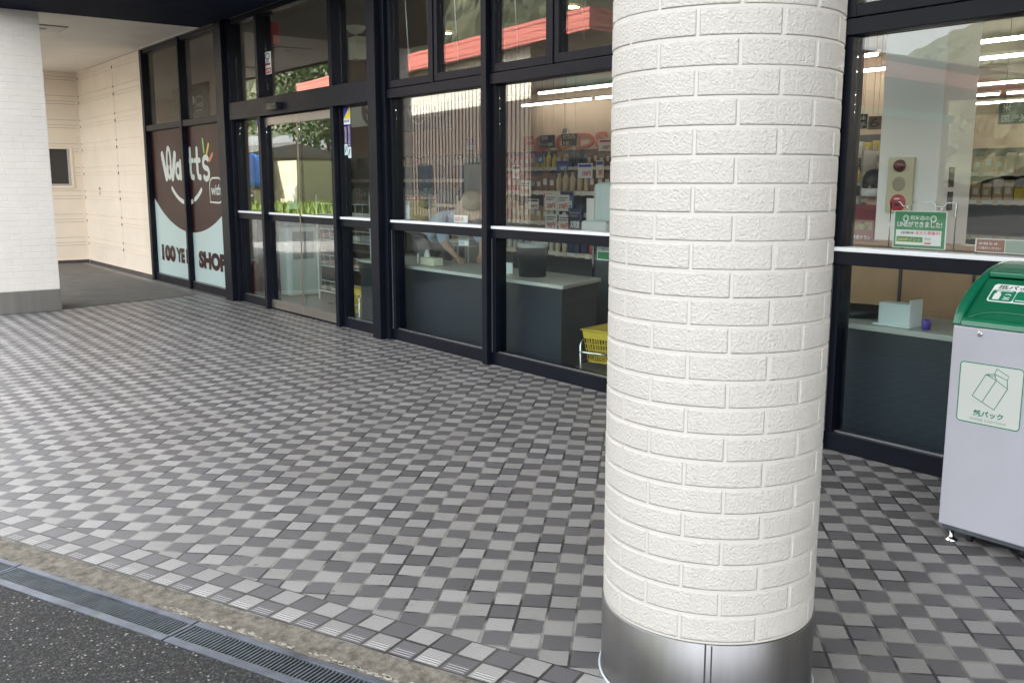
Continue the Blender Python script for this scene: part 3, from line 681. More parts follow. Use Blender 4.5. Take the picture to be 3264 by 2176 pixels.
for t, x0, x1 in ((fl, -14.42, -13.57), (fr, -13.475, -13.20)):
    F = Flat((DXF, YF-.0015, 0)); sx, sz, sr = circ3((-14.41, 1.41), (-13.81, 1.215), (-13.19, 1.41)); n = 16
    F.stroke([(x0+(x1-x0)*i/n, sz-math.sqrt(max(0, sr*sr-(x0+(x1-x0)*i/n-sx)**2))) for i in range(n+1)], .062); F.build('smile', PALEW, t)
for pts, m in (([(-13.06, 2.07), (-13.03, 1.91)], LGR), ([(-12.85, 2.00), (-12.94, 1.87)], YAC), ([(-12.72, 1.87), (-12.84, 1.79)], ORG)):
    F = Flat((DXF, YF-.0015, 0)); F.stroke(pts, .05); F.build('accent_stroke', m, fr)
F = Flat((DXF, YF-.0015, 0))
F.stroke([(-12.88, 1.24), (-12.88, 1.46), (-12.85, 1.53), (-12.77, 1.56), (-12.53, 1.56), (-12.44, 1.52), (-12.41, 1.44), (-12.41, 1.34), (-12.45, 1.26), (-12.55, 1.235)], .022, closed=True); F.build('word_bubble', PALEW, fr)
Fp = Flat((DXF, YF-.0015, 0)); text_part('with', Fp, -12.83, 1.335, -12.47, 1.475, PALEW, fr, bold=.012)
text_part('100', Fp, -15.075,  .32, -14.43, .57, MAROON, fl, bold=.075); text_part('YE', Fp, -14.405, .335, -14.03, .55, MAROON, fl, bold=.075)
F = Flat((DXF, YF-.0015, 0)); F.rect(-13.975, .338, -13.925, .548); F.build('cut_letter', MAROON, fl)
text_part('SHOP', Fp, -13.45, .315, -12.40, .560, MAROON, fr, bold=.07)

def sticker(name, label, cat, loc, group=None): return thing(name, label, cat, loc, group)
def alarm_sticker(x0, x1, z0, z1, label, strips=True):
    t = sticker('security_sticker', label, 'sticker', (x0, YG-.01, z0), 'blue and yellow security stickers on the door glass')
    w, h = x1-x0, z1-z0
    F = Flat((x0, YG-.0055, z0)); F.rect(0, 0, w, h); F.build('backing', WHT, t)
    F = Flat((x0, YG-.0068, z0)); F.poly([(0, h*.34), (0, h), (w*.92, h)]); F.build('blue_field', BLU, t)
    F = Flat((x0, YG-.0068, z0)); F.poly([(w*.03, h*.33), (w*.97, h*.33), (w*.97, h*.98)]); F.build('yellow_field', YEL, t)
    F = Flat((x0, YG-.0068, z0)); text_part('ALSOK', F, w*.08, h*.13, w*.92, h*.27, BLU, t, bold=.03, lift=.0012)
    if strips:
        for a, zt, zb in ((.03, -.012, -.19), (.56, -.0, -.22)):
            F = Flat((x0, YG-.0055, z0)); F.rect(w*a, zb, w*(a+.42), zt-.002); F.build('blue_strip', BLU, t)
            for i, chx in enumerate('防犯カメラ作動中'):
                F = Flat((x0, YG-.0068, z0)); zz = zt-.012-(i+1)*(zt-zb-.02)/8
                text_part(chx, F, w*(a+.08), zz, w*(a+.34), zz+.017, YEL, t, bold=.02, lift=.0012)
            F = Flat((x0, YG-.0055, z0)); F.rect(w*(a-.02), zb-.115, w*(a+.44), zb-.004); F.build('camera_card', mat('card_aqua', (.62, .78, .80), .5), t)
            F = Flat((x0, YG-.0068, z0)); F.stroke([(w*(a+.26), zb-.03), (w*(a+.2), zb-.06), (w*(a+.12), zb-.08)], .014); F.build('camera_mark', BLK, t)
alarm_sticker(-8.885, -8.745, 2.08, 2.25, 'blue and yellow security sticker with two long strips below, right of the sliding doors')
alarm_sticker(-11.10, -10.96, 2.09, 2.25, 'blue and yellow security sticker alone at the top of the left side light', False)
t = thing('call_box_label', 'dark red box reading vertically, hung high above the door header', 'sign box', (-10.72, 4.80, 3.2))
part('housing', mat('red_box', (.42, .03, .04), .4), [(-11.05, -10.80, 4.74, 4.86, 3.10, 3.34)], t, .004)
F = Flat((-11.05, 4.7395, 3.10))
for i, chx in enumerate('消火器'): text_part(chx, F, .075, .165-i*.075, .175, .228-i*.075, mat('sign_pink', (.55, .30, .30), .5), t, bold=.02, lift=.0)
t = thing('vertical_sticker', 'white and red vertical sticker with a round mark on the glass above the doors', 'sticker', (-10.72, 4.65, 2.8))
F = Flat((-10.80, YG-.0055, 2.735)); F.rect(0, 0, .185, .25); F.build('backing', WHT, t)
F = Flat((-10.80, YG-.007, 2.735)); F.rect(.01, .01, .175, .07); F.rect(.025, .10, .16, .125); F.build('red_bands', REDP, t)
F = Flat((-10.80, YG-.007, 2.735)); F.ring(.09, .20, .055, .032, .012); F.stroke([(.06, .14), (.12, .15), (.10, .17)], .012); F.build('round_mark', BLK, t)
F = Flat((-10.80, YG-.0085, 2.735)); text_part('火気厳禁', F, .02, .02, .165, .06, WHT, t, bold=.02, lift=.0)

# notices standing on the ledge behind the glass
def notice(x0, x1, z0, z1, label, Y=4.76, head=None, body=(), back=WHT, frame=None):
    t = thing('notice_card', label, 'notice', (x0, Y, z0)); w, h = x1-x0, z1-z0
    mb = MB(); mb.box(x0, x1, Y, Y+.004, z0, z1); mb.build('card', back, t)
    if head:
        F = Flat((x0, Y-.0005, z0)); F.rect(w*.02, h*(1-head[1]), w*.98, h*.985); F.build('heading_band', head[0], t)
        if head[2]: text_part(head[2], Flat((x0, Y-.002, z0)), w*.06, h*(1-head[1]*.85), w*.94, h*(.97-head[1]*.12), WHT, t, bold=.02, lift=.0005)
    for ib, bd in enumerate(body):
        tx, a, b, c, d, m = bd; lf = ib*.0005
        if tx is None: F = Flat((x0, Y-.0006-lf, z0), t=.0002); F.rect(w*a, h*b, w*c, h*d); F.build('print_block', m, t)
        else: text_part(tx, Flat((x0, Y-.001-lf, z0)), w*a, h*b, w*c, h*d, m, t, bold=.015, lift=.0004)
    if frame:
        f = MB(); a, b, c = x0-w*.1, x1+w*.13, z1+h*.23
        f.tube([(a, Y+.012, z0), (a, Y+.012, c), (a+w*.18, Y+.012, c), (a+w*.24, Y+.012, c-.022), (a+w*.38, Y+.012, c-.022), (a+w*.42, Y+.012, c), (a+w*.82, Y+.012, c+.002), (a+w*.88, Y+.012, c-.02), (a+w*1.02, Y+.012, c-.02), (a+w*1.06, Y+.012, c), (b, Y+.012, c), (b, Y+.012, z0)], .004, 8)
        f.build('wire_stand', CHROME, t)
        for q in (.31, .95):
            r_ = MB(); r_.tube([(a+w*q+.008*math.cos(k), Y+.008, c-.036+.014*math.sin(k)) for k in [i*2*PI/10 for i in range(10)]], .0016, 5, closed=True); r_.build('hook', CHROME, t)
    return t
CARDB = mat('card_bluewhite', (.66, .74, .77), .5); CARDG = mat('card_green', (.62, .74, .50), .5)
notice(-8.085, -7.81, 1.153, 1.325, 'white notice with a green heading at the left end of the ledge', head=(GREENS, .2, 'レシート応募口'), back=CARDB,
       body=[('お買物の記録を', .35, .60, .9, .66, GRY), ('ご確認ください', .35, .5, .8, .56, GRY), (None, .1, .7, .9, .735, mat('soft_red', (.6, .35, .3), .6)), ('切り取って箱へ', .38, .25, .93, .32, BLK), ('お入れください', .38, .14, .8, .20, GRY), (None, .28, .25, .32, .5, BLK)])
notice(-6.56, -6.275+.0, 1.153, 1.33, 'notice with a red heading held in a chrome wire stand on the ledge', head=(REDP, .165, 'ハッピーカード会員様へ'), back=CARDB, frame=True,
       body=[(None, .015, .36, .985, .83, CARDG), ('お使いいただくポイントは', .08, .71, .75, .79, GRY), ('1ポイント＝1円', .18, .54, .85, .68, BLK), ('でご利用いただけます', .38, .42, .92, .50, GRY), ('お会計前にレジ係へ', .05, .28, .5, .33, GRY), ('ご提示のない場合お使いになれません', .05, .17, .95, .23, GRY), ('ご了承ください', .05, .06, .7, .12, GRY)])
notice(-7.05, -6.84, 1.152, 1.215, 'low pink and white card on the ledge beside the bending shopper', body=[(None, .05, .2, .45, .8, mat('soft_pink', (.65, .35, .32), .6)), (None, .5, .2, .7, .8, mat('soft_grey', (.5, .48, .45), .6)), ('お願い', .1, .4, .4, .6, WHT)])
t = notice(-2.825, -2.53, 1.156, 1.352, 'green notice about a messaging account in a chrome wire stand, right of the round pillar', back=WHT, frame=True,
       body=[(None, .02, .02, .98, .98, GREENS), ('和気店の', .32, .76, .68, .88, WHT), ('LINEができました!', .08, .57, .92, .73, WHT), (None, .06, .09, .92, .49, WHT), ('友だち募集中!', .44, .37, .9, .47, mat('hot_pink', (.75, .08, .2), .5)), ('お店の情報が届く', .16, .38, .42, .45, BLK), (None, .08, .17, .58, .31, GREENS), ('200ポイント', .1, .19, .55, .28, YEL), (None, .62, .13, .74, .17, mat('hot_pink', (.7, .1, .2))), ('登録方法', .62, .24, .74, .3, GRY)])
for u in (.24, .76):
    F = Flat((-2.825, 4.7575, 1.156)); F.disc(.295*u, .196*.80, .018, .018, .001); F.build('round_mark', WHT, t)
    F = Flat((-2.825, 4.7562, 1.156)); F.disc(.295*u, .196*.79, .008, .011, .001); F.stroke([(.295*u-.014, .196*.80-.004), (.295*u-.012, .196*.80+.008), (.295*u, .196*.80+.014), (.295*u+.012, .196*.80+.008), (.295*u+.014, .196*.80-.004)], .003, .001); F.build('figure_mark', GREENS, t)
notice(-2.375, -2.05, 1.156, 1.225, 'low brown and white card at the right edge of the photo, above the green bin', body=[(None, .02, .06, .45, .94, mat('soft_brown', (.30, .12, .08), .6)), (None, .46, .06, .98, .94, mat('soft_sage', (.3, .36, .3), .6)), ('お知らせ', .06, .55, .35, .75, WHT), ('ご協力ください', .06, .25, .4, .42, WHT)])
notice(-6.95, -6.80, .955, 1.04, 'small card hung below the rail, under the bending shopper', Y=4.74, body=[(None, .05, .5, .95, .92, mat('soft_grey2', (.4, .42, .4), .6)), (None, .1, .12, .6, .42, mat('soft_blue', (.4, .5, .55), .6))])

a_ = at(2712, 700, 5.25); b_ = at(2782, 772, 5.25)
notice(a_.x, b_.x, b_.z, a_.z, 'reddish leaflet poster low behind the glass, left of the interior pillar', Y=5.25, back=mat('leaflet_rose', (.34, .16, .15), .5), body=[(None, .08, .55, .92, .92, mat('leaflet_mix', (.35, .30, .20), .5, var=.6, vscale=30)), ('特売チラシ', .1, .1, .9, .3, WHT)])
a_ = at(1903, 786, 4.76); b_ = at(1950, 832, 4.76)
notice(a_.x, b_.x, b_.z, a_.z, 'small white and green card hung below the rail next to the round pillar', Y=4.76, body=[(None, .05, .08, .95, .62, GREENS), ('ご案内', .1, .70, .8, .9, GRY)])
# ================================================================== COUNTERS ALONG THE WINDOW
CTOP = mat('counter_top', (.46, .46, .42), .35, var=.05); CFR = mat('counter_front', (.008, .018, .031), .5, var=.15, vscale=2); CFR2 = mat('counter_band', (.007, .014, .021), .4)
def counter(name, label, poly, z=.70):
    t = thing(name, label, 'counter', (poly[0][0], poly[0][1], 0))
    mb = MB(); mb.prism([(x, y, z-.03) for x, y in poly], (0, 0, .03)); mb.build('counter_top', CTOP, t, bevel=.003)
    c = Vector((sum(p[0] for p in poly)/len(poly), sum(p[1] for p in poly)/len(poly), 0)); ins = [(p[0]+(c.x-p[0])*.012, p[1]+(.012 if p[1] < c.y else -.012)) for p in poly]
    mb = MB(); mb.prism([(x, y, z-.16) for x, y in ins], (0, 0, .128)); mb.build('apron', CFR2, t)
    ins2 = [(p[0]+(c.x-p[0])*.02, p[1]+(.02 if p[1] < c.y else -.02)) for p in poly]
    mb = MB(); mb.prism([(x, y, .002) for x, y in ins2], (0, 0, z-.163)); mb.build('body', CFR, t); return t
counter('packing_counter', 'long dark teal packing counter with a pale top behind the two middle windows', [(-9.0, 4.83), (-5.64, 4.83), (-5.92, 5.5), (-9.0, 5.5)])
counter('packing_counter', 'dark teal packing counter with a pale top right of the round pillar', [(-4.2, 4.85), (-.4, 4.85), (-.4, 5.45), (-4.2, 5.45)])
# bin on the counter, tissue box, stand, small stand
t = thing('counter_bin', 'dark plastic waste bin with a pale bag rim standing on the packing counter', 'waste bin', (-6.38, 5.12, .70))
mb = MB(); mb.lathe([(0, .0), (.115, 0), (.135, .22), (.142, .225), (.142, .25), (.13, .25), (.125, .22), (0, .21)], (-6.38, 5.12, .702), 28); mb.build('body', mat('bin_dark', (.012, .022, .026), .5), t)
mb = MB(); mb.lathe([(.131, .2505), (.134, .285), (.125, .288), (.122, .2505)], (-6.38, 5.12, .702), 28); mb.build('bag_rim', mat('bag_white', (.6, .64, .62), .4), t)
t = thing('tissue_box', 'white tissue box with a tissue sticking up in a clear stand on the packing counter', 'tissue box', (-7.86, 5.0, .70))
part('box', mat('tissue_card', (.70, .68, .52), .6), [(-7.98, -7.74, 4.98, 5.09, .703, .775)], t, .003)
mb = MB(); mb.lathe([(.045, 0), (.04, .03), (.028, .055), (.03, .065), (.012, .075), (0, .072)], (-7.93, 5.03, .776), 14, sx=.9, sy=.6); mb.build('tissue', mat('tissue_white', (.82, .82, .80), .8), t)
part('clear_stand', CHROME, [(-8.0, -7.99, 4.96, 4.975, .703, .81)], t, 0)
t = thing('acrylic_box', 'frosted white acrylic box on the packing counter right of the round pillar', 'acrylic box', (-2.9, 4.98, .70))
part('box', mat('acrylic_frost', (.66, .72, .72), .3), [(-2.985, -2.79, 4.93, 5.02, .703, .83)], t, .004)
part('side_sheet', mat('acrylic_side', (.75, .8, .8), .1), [(-2.782, -2.777, 4.90, 5.03, .703, .86)], t, 0)
part('foot', mat('acrylic_side', (.75, .8, .8), .1), [(-3.0, -2.775, 4.905, 4.928, .702, .712)], t, 0)
t = thing('stamp_pad', 'small purple tub on the counter edge behind the green bin', 'tub', (-2.68, 4.95, .70))
mb = MB(); mb.lathe([(0, 0), (.022, 0), (.026, .05), (.02, .055), (0, .055)], (-2.70, 4.94, .703), 16); mb.build('tub', mat('purple', (.10, .06, .35), .5), t)
t = thing('black_tray', 'round black tray lying on the right packing counter', 'tray', (-3.3, 5.2, .70))
mb = MB(); mb.lathe([(0, .004), (.19, .004), (.235, .04), (.24, .04), (.20, 0), (0, 0)], (-3.32, 5.17, .703), 32); mb.build('tray', mat('tray_black', (.012, .013, .014), .4), t)
part('rim_label', mat('label_tan', (.5, .45, .35), .6), [(-3.42, -3.26, 5.10, 5.16, .709, .7115)], t, 0)
t = thing('card_stand', 'small clear card stand on the counter left of the dark waste bin', 'card stand', (-6.7, 5.0, .7))
part('card', mat('acrylic_frost', (.5, .54, .54), .3), [(-6.76, -6.64, 5.10, 5.104, .704, .80)], t, 0); part('foot', CHROME, [(-6.76, -6.64, 5.06, 5.099, .7025, .706)], t, 0)

# yellow shopping baskets in chrome racks
def basket(cx, cy, rot, label, name='shopping_basket', w=.40, d=.28):
    t = thing(name, label, 'shopping basket', (cx, cy, 0), 'yellow baskets on racks by the windows')
    ym = mat('basket_yellow', (.75, .53, .06), .45)
    ca, sa = math.cos(rot), math.sin(rot)
    def R(x, y, z): return (cx+x*ca-y*sa, cy+x*sa+y*ca, z)
    mb = MB(); zt, zb = .345, .08
    def wall(a, b, a2, b2, nu):
        # perforated wall from top edge a-b to bottom edge a2-b2
        a, b, a2, b2 = map(Vector, (a, b, a2, b2)); nv = 4
        def P(u, v): 
            p = a.lerp(b, u).lerp(a2.lerp(b2, u), v); return R(*p)
        nrm = (b-a).cross(a2-a).normalized()*.0025
        def bar(u0, u1, v0, v1):
            q = [Vector(P(u0, v0)), Vector(P(u1, v0)), Vector(P(u1, v1)), Vector(P(u0, v1))]; nn = (q[1]-q[0]).cross(q[3]-q[0]).normalized()*.003; mb.prism(q, nn)
        bar(0, 1, 0, .26); bar(0, 1, .94, 1)
        for k in range(1, nv): v = .26+.68*k/nv; bar(0, 1, v-.018, v+.018)
        for k in range(nu+1): u = k/nu; bar(max(0, u-.012), min(1, u+.012), .24, .96)
    A = [(-w/2, -d/2, zt), (w/2, -d/2, zt), (w/2, d/2, zt), (-w/2, d/2, zt)]; B = [(x*.82, y*.8, zb) for x, y, _ in A]
    for i in range(4): j = (i+1) % 4; wall(A[i], A[j], B[i], B[j], 14 if i % 2 == 0 else 9)
    mb.prism([R(*p) for p in B], (0, 0, .003)); mb.build('basket', ym, t)
    rm = MB(); rm.tube([R(x*1.03, y*1.03, zt) for x, y, _ in A], .007, 6, closed=True); rm.build('rim', ym, t)
    f = MB()
    for s_ in (-1, 1):
        x = s_*w*.46; f.tube([R(x, -d*.58, .0), R(x, -d*.58, .22), R(x, -d*.54, .262), R(x, -d*.42, .28)], .008, 8); f.tube([R(x, d*.58, .0), R(x, d*.58, .28)], .008, 8); f.tube([R(x, -d*.58, .10), R(x, d*.58, .10)], .006, 8)
    f.tube([R(-w*.46, -d*.585, .17), R(w*.46, -d*.585, .17)], .010, 8); f.build('rack', CHROME, t)
    return t
basket(-5.46, 5.26, math.radians(12), 'yellow shopping basket in a chrome rack, beside the round pillar', w=.37, d=.46)
basket(-9.30, 5.10, 0, 'yellow shopping basket in a chrome rack, in the side light right of the sliding doors', w=.26)
# fire extinguisher, wire newspaper rack and white bin behind the doors
t = thing('fire_extinguisher', 'red fire extinguisher standing in the left side light', 'fire extinguisher', (-12.35, 5.06, 0))
mb = MB(); mb.lathe([(0, .01), (.085, .01), (.088, .03), (.088, .33), (.07, .39), (.03, .42), (.025, .45), (0, .45)], (-12.35, 5.06, 0), 24); mb.build('cylinder', mat('extinguisher_red', (.42, .02, .02), .35), t)
mb = MB(); mb.box(-12.37, -12.33, 4.98, 5.12, .455, .475); mb.box(-12.36, -12.34, 4.97, 5.0, .40, .4545); mb.build('handle', CHROME, t, .003)
part('label', WHT, [(-12.385, -12.30, 4.962, 4.9715, .17, .29)], t, 0)
t = thing('white_bin', 'tall rounded white bin behind the sliding doors', 'bin', (-11.9, 5.5, 0))
mb = MB(); mb.box(-12.12, -11.68, 5.25, 5.75, .01, .92); mb.build('body', mat('bin_white', (.60, .68, .66), .4), t, bevel=.05)
part('lid', mat('bin_lid_teal', (.10, .22, .24), .4), [(-12.09, -11.71, 5.28, 5.72, .925, 1.0)], t, .01)
part('side_panel', mat('panel_teal', (.07, .15, .17), .4), [(-11.679, -11.672, 5.32, 5.62, .5, .86)], t, .002)
def wire_rack(x0, x1, y0, y1, label):
    t = thing('wire_rack', label, 'wire rack', ((x0+x1)/2, y0, 0)); wm = mat('wire_white', (.62, .64, .62), .4)
    for x, y in ((x0, y0), (x1, y0), (x0, y1), (x1, y1)): mb = MB(); mb.tube([(x, y, 0), (x, y, 1.35)], .013, 8); mb.build('leg', wm, t)
    for z in (.12, .45, .78, 1.1):
        mb = MB()
        for a, b in (((x0, y0), (x1, y0)), ((x0, y1), (x1, y1)), ((x0, y0), (x0, y1)), ((x1, y0), (x1, y1))): mb.tube([(*a, z), (*b, z)], .008, 6)
        for k in range(1, 12): x = x0+(x1-x0)*k/12; mb.tube([(x, y0, z), (x, y1, z)], .0035, 5)
        for k in range(1, 8): x = x0+(x1-x0)*k/8; mb.tube([(x, y0, z), (x, y0-.01, z+.14)], .003, 5)
        mb.tube([(x0, y0-.01, z+.14), (x1, y0-.01, z+.14)], .005, 5); mb.build('shelf', wm, t)
    random.seed(3)
    for z in (.13, .46, .79):
        for k in range(5):
            x = x0+.08+(x1-x0-.16)*k/4; pm = random.choice(PAPERS)
            n = thing('newspaper', 'folded paper lying in the white wire rack', 'newspaper', (x, y0+.1, z), 'papers in the wire rack')
            h = random.uniform(.02, .06); part('sheets', pm, [(x-.085, x+.085, y0+.03, y1-.05, z+.01, z+.01+h)], n, 0)
            part('fold', pm, [(x-.085, x+.085, y0+.02, y0+.029, z+.012, z+.008+h)], n, 0)
PAPERS = [mat('paper_grey', (.42, .42, .40), .7), mat('paper_tan', (.45, .38, .30), .7), mat('paper_blue', (.18, .25, .34), .7), mat('paper_red', (.4, .18, .15), .7)]
wire_rack(-11.3, -9.9, 5.5, 5.95, 'white wire newspaper rack behind the sliding doors')
wire_rack(-9.7, -8.9, 6.2, 6.6, 'narrow white wire rack behind the right side light')

# ================================================================== STORE INTERIOR
room = thing('store_interior', 'beige interior walls and brown ceiling of the store seen through the glass', 'interior', (-6, 15, 0))
WALLB = mat('interior_wall', (.40, .31, .24), .7, var=.05, vscale=1)
part('back_wall', WALLB, [(-25, 12, 24, 24.1, 0, 3.5)], room, 0); part('left_wall', WALLB, [(-25.1, -25, 4.75, 24, 0, 3.5)], room, 0); part('right_wall', WALLB, [(12, 12.1, 4.75, 24, 0, 3.5)], room, 0)
part('ceiling', mat('interior_ceiling', (.36, .32, .28), .7), [(-25, 12, 4.81, 24, 3.50, 3.6)], room, 0)
part('partition', mat('partition_dark', (.10, .07, .06), .7), [(-15.2, -12.2, 6.3, 6.4, 0, 2.6)], room, 0)
part('inner_wall', WALLB, [(-24, -8, 14.0, 14.2, 2.07, 3.499)], room, 0)
part('dark_band', mat('shelf_navy', (.018, .026, .040), .5), [(-24, -8, 13.9, 14.19, 1.2, 2.068)], room, 0)
fo = thing('wall_lettering', 'red outlined lettering on the beige wall over the dark shelf band', 'lettering', (-17, 13.98, 2.4))
F = Flat((0, 13.985, 0)); text_part('FOODS', F, -17.81, 2.22, -14.9, 2.56, mat('letter_red', (.45, .05, .04), .5), fo, bold=.04)
text_part('FOODS', Flat((0, 13.97, 0)), -17.77, 2.25, -14.94, 2.53, mat('letter_infill', (.30, .14, .10), .6), fo, name='lettering_infill')
def hang_sign(x0, x1, z0, z1, Y, txt, label, m=None, tm=None):
    t = thing('hanging_sign', label, 'sign', ((x0+x1)/2, Y, z0), 'hanging signs inside the store')
    part('board', m or mat('sign_slate', (.03, .045, .055), .5), [(x0, x1, Y, Y+.02, z0, z1)], t, .002)
    n = len(txt)
    for i, tx in enumerate(txt):
        h = (z1-z0)/n; fr_ = .9 if len(tx) == max(map(len, txt)) else .1+.8*len(tx)/max(map(len, txt)); text_part(tx, Flat((x0, Y-.001, z0)), (x1-x0)*.1, (n-1-i)*h+h*.16, (x1-x0)*fr_, (n-i)*h-h*.14, tm or WHT, t, bold=.015, lift=.001)
    wr = MB(); wr.tube([(x0+.05, Y+.01, z1), (x0+.05, Y+.01, 3.5)], .002, 5); wr.tube([(x1-.05, Y+.01, z1), (x1-.05, Y+.01, 3.5)], .002, 5); wr.build('wire', BLK, t)
a, b = at(1720, 433, 11), at(1767, 470, 11); hang_sign(a.x, b.x, b.z, a.z, 11, ['日飲料', 'ペット飲料'], 'slate hanging aisle sign in front of the red lettering')
a, b = at(1791, 428, 11), at(1838, 465, 11); hang_sign(a.x, b.x, b.z, a.z, 11, ['セブンプレミアム', '均一菓子'], 'slate hanging aisle sign right of the first one, under a small arrow card')
a, b = at(1793, 410, 10.9), at(1808, 428, 10.9); hang_sign(a.x, b.x, b.z, a.z, 10.9, ['↔'], 'small white hanging card with a two way arrow', WHT, BLK)
a, b = at(3186, 328, 10), at(3290, 392, 10); hang_sign(a.x, b.x, b.z, a.z, 10, ['米', '国産米'], 'slate hanging aisle sign at the right edge of the photo', mat('sign_teal', (.02, .07, .075), .5))
a, b = at(2735, 365, 10), at(2762, 410, 10); hang_sign(a.x, b.x, b.z, a.z, 10, ['味', '子'], 'slate hanging aisle sign in the gap left of the interior pillar')
a, b = at(2768, 372, 10), at(2808, 412, 10); hang_sign(a.x, b.x, b.z, a.z, 10, ['6'], 'brown hanging number sign left of the interior pillar', mat('sign_brown', (.22, .12, .07), .6), BLK)
# ghost sign of the neighbouring shop deep inside
t = thing('interior_logo_board', 'grey logo board with a pale smile deep inside the left middle window', 'logo board', (-13, 8.5, 2.6))
a, b = at(1285, 340, 8.5), at(1440, 410, 8.5); part('board', mat('board_grey', (.13, .125, .14), .6), [(a.x, b.x, 8.5, 8.54, b.z, a.z)], t, .003)
F = Flat((0, 8.495, 0)); w = b.x-a.x; h = a.z-b.z; text_part('Watts', F, a.x+w*.10, b.z+h*.5, a.x+w*.58, b.z+h*.86, mat('logo_grey', (.5, .5, .5), .6), t, bold=.03)
F = Flat((0, 8.493, 0)); F.stroke([(a.x+w*(.22+.04*k), b.z+h*(.42-.16*math.sin(PI*k/6))) for k in range(7)], .03); F.rect(0, 0, .001, .001); F.build('smile', mat('logo_grey', (.5, .5, .5)), t)
text_part('with', Flat((0, 8.495, 0)), a.x+w*.66, b.z+h*.48, a.x+w*.84, b.z+h*.68, mat('logo_grey', (.5, .5, .5)), t)
t = thing('interior_logo_sign', 'white tts and with lettering on a brown board, above the big window graphic', 'logo sign', (-17, 6.0, 2.9))
part('board', mat('board_brown', (.085, .06, .05), .6), [(-18.2, -16.4, 6.02, 6.06, 2.5, 3.2)], t, .002)
text_part('Watts', Flat((0, 6.015, 0)), -17.85, 2.86, -17.02, 3.06, PALEW, t, bold=.05)
F = Flat((0, 6.012, 0)); F.stroke([(-16.97, 2.74), (-16.97, 2.92), (-16.9, 2.98), (-16.7, 2.98), (-16.61, 2.93), (-16.61, 2.82), (-16.66, 2.75)], .022, closed=True); F.stroke([(-17.6+.055*k, 2.80-.05*math.sin(PI*k/8)) for k in range(9)], .03); F.build('bubble_and_smile', PALEW, t)
text_part('with', Flat((0, 6.015, 0)), -16.92, 2.80, -16.66, 2.90, PALEW, t, bold=.01)
t = thing('shop_poster', 'cream poster with a round brown 10 YEN mark, cut by the big post', 'poster', (-10.6, 6.0, 2.3))
a, b = at(1118, 330, 6.0), at(1215, 398, 6.0); part('sheet', mat('poster_cream', (.55, .50, .44), .6), [(a.x, b.x, 6.0, 6.005, b.z, a.z+.12)], t, 0)
c = at(1172, 352, 5.99); F = Flat((0, 5.995, 0)); F.disc(c.x+.10, c.z, .27, .19); F.build('round_mark', mat('mark_brown', (.07, .045, .04), .6), t)
text_part('10', Flat((0, 5.99, 0)), c.x-.04, c.z+.02, c.x+.22, c.z+.13, mat('poster_cream', (.55, .50, .44)), t, bold=.04); text_part('YEN', Flat((0, 5.99, 0)), c.x-.06, c.z-.12, c.x+.2, c.z-.04, mat('poster_cream', (.55, .50, .44)), t, bold=.03)
t = thing('exit_lamp', 'white hanging sign box on a rod from a ceiling dome, above the right side light', 'hanging lamp', (-11.6, 6.2, 3.2))
c = at(1140, 100, 6.2); part('box', mat('lamp_white', (.85, .88, .78), .5), [(c.x-.16, c.x+.05, 6.14, 6.30, at(1140, 190, 6.2).z, at(1140, 118, 6.2).z)], t, .004)
mb = MB(); mb.tube([(c.x-.05, 6.2, at(1140, 118, 6.2).z), (c.x-.05, 6.2, 3.50)], .016, 8); mb.build('rod', mat('lamp_white', (.62, .66, .56)), t)
mb = MB(); mb.lathe([(0, -.10), (.08, -.08), (.13, -.02), (.135, 0)], (c.x-.05, 6.2, 3.50), 20); mb.build('dome', mat('lamp_white', (.6, .6, .55)), t)
# tube lamps, one row after another
TUBE = mat('lamp_tube', (1, 1, 1), .4, emis=(1, .93, .80), estr=4.8); HOUS = mat('lamp_housing', (.55, .53, .5), .5)
rows = [(11.96, -14.74, 11), (13.55, -17.3, 11), (17.05, -19, 11), (19.1, -19, 11), (21.1, -19, 11)]
first = None; cnt = 0
for ri, (y, xa, xb) in enumerate(rows):
    x = xa
    while x < xb:
        if first is None:
            first = thing('ceiling_lamp', 'lamp', 'ceiling lamp', (x, y, 3.2), 'tube lamps in rows under the store ceiling')
            mb = MB(); mb.box(x, x+2.34, y-.05, y+.05, 3.225, 3.265); mb.build('housing', HOUS, first); mb = MB(); mb.tube([(x+.02, y, 3.20), (x+2.32, y, 3.20)], .018, 8); mb.build('tube', TUBE, first); fx, fy = x, y; t = first
        else: t = copy_tree(first, (x-fx, y-fy, 0))
        t['label'] = ['long tube lamp in the nearest row under the store ceiling', 'long tube lamp in the second row under the store ceiling', 'long tube lamp in the third row under the store ceiling', 'long tube lamp in the fourth row under the store ceiling', 'long tube lamp in the farthest row under the store ceiling'][ri]
        x += 2.46
DL = mat('downlight_glow', (1, 1, 1), .5, emis=(1, .80, .45), estr=5)
for (px, py, lb) in ((1418, 106, 'round warm downlight seen in the second small window'), (1822, 23, 'round warm downlight high beside the round pillar')):
    p = at(px, py, 7.2 if px < 1500 else 6.2); 
    t = thing('downlight', lb, 'downlight', (p.x, p.y, 3.49)); d = at(px, py, 7.0); k = (3.485-1.5)/(d.z-1.5); q = Vector((d.x*k, 7.0*k, 3.485))
    mb = MB(); mb.lathe([(0, 0), (.09, 0), (.09, .012)], (q.x, q.y, 3.482), 24); mb.build('lens', DL, t); mb = MB(); mb.lathe([(.092, .014), (.092, -.004), (.115, -.004), (.118, .014)], (q.x, q.y, 3.482), 24); mb.build('ring', HOUS, t)
